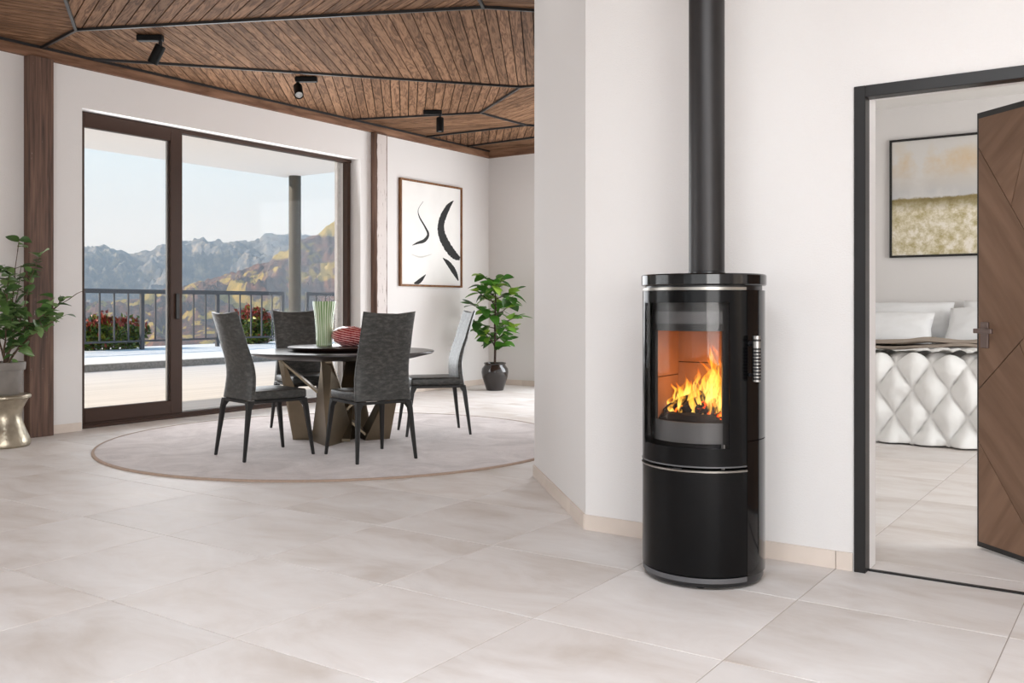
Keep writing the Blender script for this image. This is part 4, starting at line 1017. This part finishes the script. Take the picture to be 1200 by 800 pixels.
# ================================================================= BED
BX0, BX1, BY0, BY1 = -2.66, -.66, 8.32, 10.33
bed = thing('double_bed', 'low double bed hidden under the white quilt', 'bed', ((BX0+BX1)/2, BY0+1, 0))
MB().box(-.98, .98, -.93, 1.0, .10, .34).build('bed_base', M['throw'], bed, smooth=False)
MB().box(-.98, .98, -.95, 1.0, .34, .62).build('mattress', M['linen_white'], bed, smooth=False)
for sx_ in (-.9, .9):
    for sy_ in (-.85, .9): MB().lathe([(0, 0), (.03, 0), (.03, .10), (0, .10)], 12, cx=sx_, cy=sy_).build('leg', M['chair_black'], bed)
def quilt():
    nu, nv = 200, 150; vs, fs = [], []; W_ = BX1-BX0; R = .09; drop = .657; top = 1.25
    for j in range(nv+1):
        s = -drop + (drop+top)*j/nv                      # s<0 hangs in front, s>0 lies on top
        if s < -R*.8: y, z, ny, nz_ = BY0-.0, .60+(s+R*.8), -1, 0
        elif s < R*.8: a = (s/(R*.8)+1)*PI/4; y, z, ny, nz_ = BY0+R-R*math.cos(a), .60+R*math.sin(a), -math.cos(a), math.sin(a)
        else: y, z, ny, nz_ = BY0+R+(s-R*.8), .69, 0, 1
        for i in range(nu+1):
            x = BX0 + W_*i/nu
            # diamond pillows
            p_, q_ = (x-BX0)/.28 + s/.42, (x-BX0)/.28 - s/.42
            f1, f2 = abs(math.sin(PI*p_)), abs(math.sin(PI*q_)); h = (f1*f2)**.45*.075
            cr = .006*mnoise.noise(Vector((x*9, s*9, 2)))*3
            sc = 0
            if s < -.54: sc = .035*abs(math.sin(PI*(x-BX0)/.28*.95)) * (-.54-s)/.11
            wv = .012*math.sin(x*2.2+1)
            h += cr
            vs.append((x, y+ny*h - sc*1.2 + (wv if s < 0 else 0), max(.012, z+nz_*h)))
    n = nu+1
    for j in range(nv):
        for i in range(nu): fs.append((j*n+i, j*n+i+1, (j+1)*n+i+1, (j+1)*n+i))
    me = bpy.data.meshes.new('quilt'); me.from_pydata(vs, [], fs); sharpen(me, 180)
    o = link('quilt', me, M['quilt']); so = o.modifiers.new('thick', 'SOLIDIFY'); so.thickness = .02; so.offset = -1
    return tag(o, 'puffy white diamond-stitched quilt draped over the bed', 'quilt')
quilt()
def throw():
    layers = MB()
    for k, (y0, y1, z) in enumerate(((BY0+.05, BY0+.62, .812), (BY0+.12, BY0+.60, .846))):
        nu, nv = 60, 14; top, bot = [], []
        for j in range(nv+1):
            for i in range(nu+1):
                x = BX0-.02+(BX1-BX0+.04)*i/nu; y = y0+(y1-y0)*j/nv
                y += .03*mnoise.noise(Vector((x*2.1, k*5, 0)))*(1 if j < 3 else .5)
                zz = z + .022*mnoise.noise(Vector((x*3.3, y*5, k*7))) + .012*math.sin(x*4+k)
                e_ = min(j, nv-j)/nv; th = .028*min(1, (e_*9+.15))
                top.append((x, y, zz+th/2)); bot.append((x, y, zz-th/2))
        n = nu+1; m_ = len(top); fs = []
        for j in range(nv):
            for i in range(nu): a = j*n+i; fs += [(a, a+1, a+n+1, a+n), (m_+a, m_+a+n, m_+a+n+1, m_+a+1)]
        for i in range(nu): fs += [(i, m_+i, m_+i+1, i+1), (nv*n+i, nv*n+i+1, m_+nv*n+i+1, m_+nv*n+i)]
        for j in range(nv): fs += [(j*n, (j+1)*n, m_+(j+1)*n, m_+j*n), (j*n+nu, m_+j*n+nu, m_+(j+1)*n+nu, (j+1)*n+nu)]
        layers.add(top+bot, fs)
    return tag(layers.build('throw_blanket', M['throw'], ang=70), 'folded taupe throw across the white quilt', 'blanket')
throw()
def pillow(loc, w_, h_, th, rx, rz, seed, label):
    bm = bmesh.new(); n = 22; grid = {}
    for side in (1, -1):
        for i in range(n+1):
            for j in range(n+1):
                u, v = -1+2*i/n, -1+2*j/n
                if side == -1 and (i in (0, n) or j in (0, n)): grid[(side, i, j)] = grid[(1, i, j)]; continue
                pin = 1-.07*(1-u*u)*0; ex = (1-u**4)*(1-v**4)
                x = u*w_/2*(1-.05*(1-abs(v))*abs(u)**6); y = v*h_/2*(1-.06*(1-abs(u))*abs(v)**6)
                z = side*th/2*max(0, (1-u*u)*(1-v*v))**.42
                z += .012*mnoise.noise(Vector((u*2.5+seed, v*2.5, side)))*ex + .010*mnoise.noise(Vector((u*6+seed, v*3.5, side+4)))*ex
                grid[(side, i, j)] = bm.verts.new((x, y, z))
    for side in (1, -1):
        for i in range(n):
            for j in range(n):
                q = [grid[(side, i, j)], grid[(side, i+1, j)], grid[(side, i+1, j+1)], grid[(side, i, j+1)]]
                if side < 0: q = q[::-1]
                try: bm.faces.new(q)
                except ValueError: pass
    me = bpy.data.meshes.new('pillow'); bm.to_mesh(me); bm.free(); sharpen(me, 80)
    o = link('pillow', me, M['linen_white'], None, loc, (rx, 0, rz)); return tag(o, label, 'pillow', 'white bed pillows')
pillow((-2.10, 10.13, 1.00), .86, .42, .20, 1.15, 0, 1, 'long white pillow leaning on the wall, left of the bed centre')
pillow((-2.22, 9.83, .93), .84, .38, .20, .95, .05, 4, 'front white pillow lying before the long leaning pillow')
pillow((-1.22, 10.14, 1.01), .74, .42, .20, 1.15, 0, 7, 'white pillow at the wall half hidden by the crumpled pillow')
pillow((-1.36, 9.86, .955), .66, .44, .20, .95, -.1, 11, 'crumpled white pillow at the front beside the door leaf')

# ================================================================= SPOTLIGHTS
def spot(u, v, axis, head, label):
    z = 1100*(HC-EYE)/(358.7-v); p = CW((u-600)/1100*z, z, HC-.002)
    t = thing('ceiling_spotlight', label, 'spotlight', p, axis, group='black ceiling spotlights', scale=1.15)
    b = MB().box(-.095, .095, -.028, .028, -.045, 0).build('canopy', M['spot_black'], t, smooth=False); bevel_mod(b, .008, 2)
    MB().tube([(.075, 0, -.03), (.075, 0, -.085)], .014, 12).build('joint', M['seam'], t)
    hd_ = Vector(head).normalized(); c = Vector((.075, 0, -.085)) + hd_*.05
    q = hd_.to_track_quat('Z', 'Y').to_euler()
    hh = MB().lathe([(0, -.06), (.034, -.06), (.038, -.054), (.038, .085), (.035, .085), (.035, .07), (0, .07)], 28).build('lamp_head', M['spot_black'], t, c, q)
    MB().lathe([(0, .0705), (.0345, .0705), (.03, .077), (0, .079)], 24).build('lens', M['lens'], hh)
spot(176, 41, AZ, (-.45, .1, -.8), 'black ceiling spotlight nearest the weathered timber post')
spot(359, 90, AZ+PI, (-.25, .7, -.75), 'black ceiling spotlight above the round terrace column')
spot(507, 129, AZ, (0, 0, -1), 'black ceiling spotlight pointing straight down above the abstract picture')

# ================================================================= PLANTS
def leaf_mesh(name, w_, fold=.25, curl=.25, n=7):
    vs, fs = [], []
    for k in range(n+1):
        t = k/n; hw = w_*math.sin(PI*t**.85)**.8*(1 if k not in (0, n) else 0)
        z = -curl*t*t; vs += [(-hw, t, z+fold*hw), (0, t, z), (hw, t, z+fold*hw)]
    for k in range(n):
        a = k*3; fs += [(a, a+1, a+4, a+3), (a+1, a+2, a+5, a+4)]
    me = bpy.data.meshes.new(name); me.from_pydata(vs, [], fs)
    bm = bmesh.new(); bm.from_mesh(me); bmesh.ops.remove_doubles(bm, verts=bm.verts, dist=1e-5); bm.to_mesh(me); bm.free()
    for p in me.polygons: p.use_smooth = True
    return me
LA = [leaf_mesh('leaf', .33, .2, .15), leaf_mesh('leaf', .36, .25, .35), leaf_mesh('leaf', .30, .15, .05)]
LB = [leaf_mesh('leaf', .36, .3, .2), leaf_mesh('leaf', .32, .35, .4)]
def put_leaf(root, me, m, p, d, up, s):
    d = d.normalized(); x = d.cross(up).normalized(); z = x.cross(d)
    mt_ = Matrix((x, d, z)).transposed().to_4x4(); o = link('leaf', me, m, root)
    o.matrix_local = Matrix.Translation(p) @ mt_ @ Matrix.Diagonal((s, s, s, 1))
fp_ = CW(-.234, 12.87)
pl = thing('potted_plant', 'leafy green plant in glossy black urn by the far corner', 'plant', fp_)
MB().lathe([(0, 0), (.115, 0), (.12, .01), (.135, .06), (.175, .18), (.186, .25), (.178, .30), (.150, .335), (.142, .35), (.155, .372), (.15, .378), (.136, .37), (.125, .345), (0, .335)], 48).build('pot', M['pot_black'], pl)
MB().lathe([(0, .35), (.13, .348)], 24).build('soil', M['soil'], pl)
rp_ = random.Random(21)
tr = MB(); tips = []
trunk = [Vector((0, 0, .34)), Vector((.005, 0, .6)), Vector((-.01, .01, .9)), Vector((.015, 0, 1.2)), Vector((0, 0, 1.45))]
tr.tube(trunk, [.018, .016, .013, .010, .005], 8)
nl = 0
for k in range(21):
    h0 = .54+.044*k; a = k*2.4+rp_.uniform(-.3, .3); base = Vector((0, 0, h0)); spread = .30*math.sin(PI*min(.95, max(.22, (h0-.40)/1.15)))+.06
    tip = base+Vector((math.cos(a)*spread, math.sin(a)*spread, .10+.10*rp_.random()))
    mid_ = base.lerp(tip, .5)+Vector((0, 0, -.015)); tr.tube([base, mid_, tip], [.008, .006, .003], 6)
    for q in range(8):
        t = .25+.75*q/7; p = base.lerp(tip, t); aa = a+(1 if q % 2 else -1)*rp_.uniform(.4, 1.3) + (0 if q < 7 else -.4)
        d = Vector((math.cos(aa), math.sin(aa), rp_.uniform(-.5, .55))); up = Vector((rp_.gauss(0, .3), rp_.gauss(0, .3), 1))
        put_leaf(pl, rp_.choice(LA), M['leaf_a'], p, d, up, rp_.uniform(.15, .215)); nl += 1
for q in range(9):
    aa = q*2.4; put_leaf(pl, rp_.choice(LA), M['leaf_a'], Vector((0, 0, 1.38+.01*q)), Vector((math.cos(aa), math.sin(aa), .5+.1*q)), Vector((0, 0, 1)), .15)
tr.build('trunk', M['bark_dark'], pl)

sp_ = CW(-4.176, 7.72)
stl = thing('side_stool', 'hourglass hammered champagne metal stool carrying the grey flower pot', 'stool', sp_)
MB().lathe([(0, 0), (.185, 0), (.196, .012), (.198, .03), (.188, .07), (.155, .15), (.132, .22), (.128, .26), (.14, .31), (.165, .36), (.182, .392), (0, .392)], 56).build('body', M['hammered'], stl)
MB().lathe([(0, .392), (.19, .392), (.20, .400), (.20, .416), (.192, .425), (0, .425)], 56).build('top', M['hammered'], stl)
p2 = thing('potted_shrub', 'branching small-leaved plant in grey pot on the metal stool', 'plant', (sp_.x, sp_.y, .425))
MB().lathe([(0, 0), (.105, 0), (.112, .008), (.14, .20), (.152, .20), (.158, .212), (.160, .262), (.154, .268), (.146, .262), (.14, .24), (0, .235)], 48).build('pot', M['pot_grey'], p2)
MB().lathe([(0, .243), (.142, .24)], 24).build('soil', M['soil'], p2)
rp_ = random.Random(8); br = MB()
def wv(x, z_, Z): v = CW(x, z_, Z); return v
stems = [((.0, 0), (-.10, .02, .62), (-.16, .0, 1.12)), ((.02, 0), (.12, -.02, .60), (.25, .02, 1.05)), ((-.01, .02), (.02, .06, .60), (.06, .08, 1.18)), ((.03, -.01), (.16, .0, .46), (.37, -.02, .58)), ((-.03, 0), (-.18, -.08, .5), (-.33, -.12, .9)), ((.01, -.02), (.08, -.10, .5), (.14, -.22, .88)), ((.03, 0), (.26, .0, .62), (.53, -.02, .78)), ((.0, .03), (-.02, .12, .56), (.02, .2, .95))]
cnt = 0
for b0, m0, t0 in stems:
    P0 = Vector((b0[0], b0[1], .23)); P1 = wv(m0[0], m0[1], m0[2]); P2 = wv(t0[0], t0[1], t0[2])
    pts = []
    for k in range(9):
        t = k/8; pts.append(P0*(1-t)**2+P1*2*t*(1-t)+P2*t*t + Vector((rp_.gauss(0, .006), rp_.gauss(0, .006), 0)))
    br.tube(pts, [.009*(1-.7*k/8) for k in range(9)], 6)
    for k in range(3, 9):
        for q in range(2 if k < 8 else 1):
            d = Vector((rp_.gauss(0, 1), rp_.gauss(0, 1), rp_.gauss(.35, .5))).normalized(); L = rp_.uniform(.06, .17)
            if pts[k].x < -.08: d.x = abs(d.x)
            if k == 8: d = (pts[8]-pts[7]).normalized()
            if pts[k].x < -.2: L = min(L, .05)
            e_ = pts[k]+d*L; br.tube([pts[k], pts[k].lerp(e_, .5)+Vector((0, 0, .01)), e_], [.004, .003, .0015], 4)
            for l in range(4):
                pp_ = pts[k].lerp(e_, .35+.65*l/3); aa = rp_.uniform(0, 2*PI); dd = d*.6+Vector((math.cos(aa), math.sin(aa), rp_.uniform(-.5, .6)))
                if cnt < 296: dd.x = abs(dd.x) if pp_.x < -.22 else dd.x; put_leaf(p2, rp_.choice(LB), M['leaf_b'], pp_, dd, Vector((rp_.gauss(0, .4), rp_.gauss(0, .4), 1)), rp_.uniform(.08, .13)); cnt += 1
br.build('stems', M['bark'], p2)
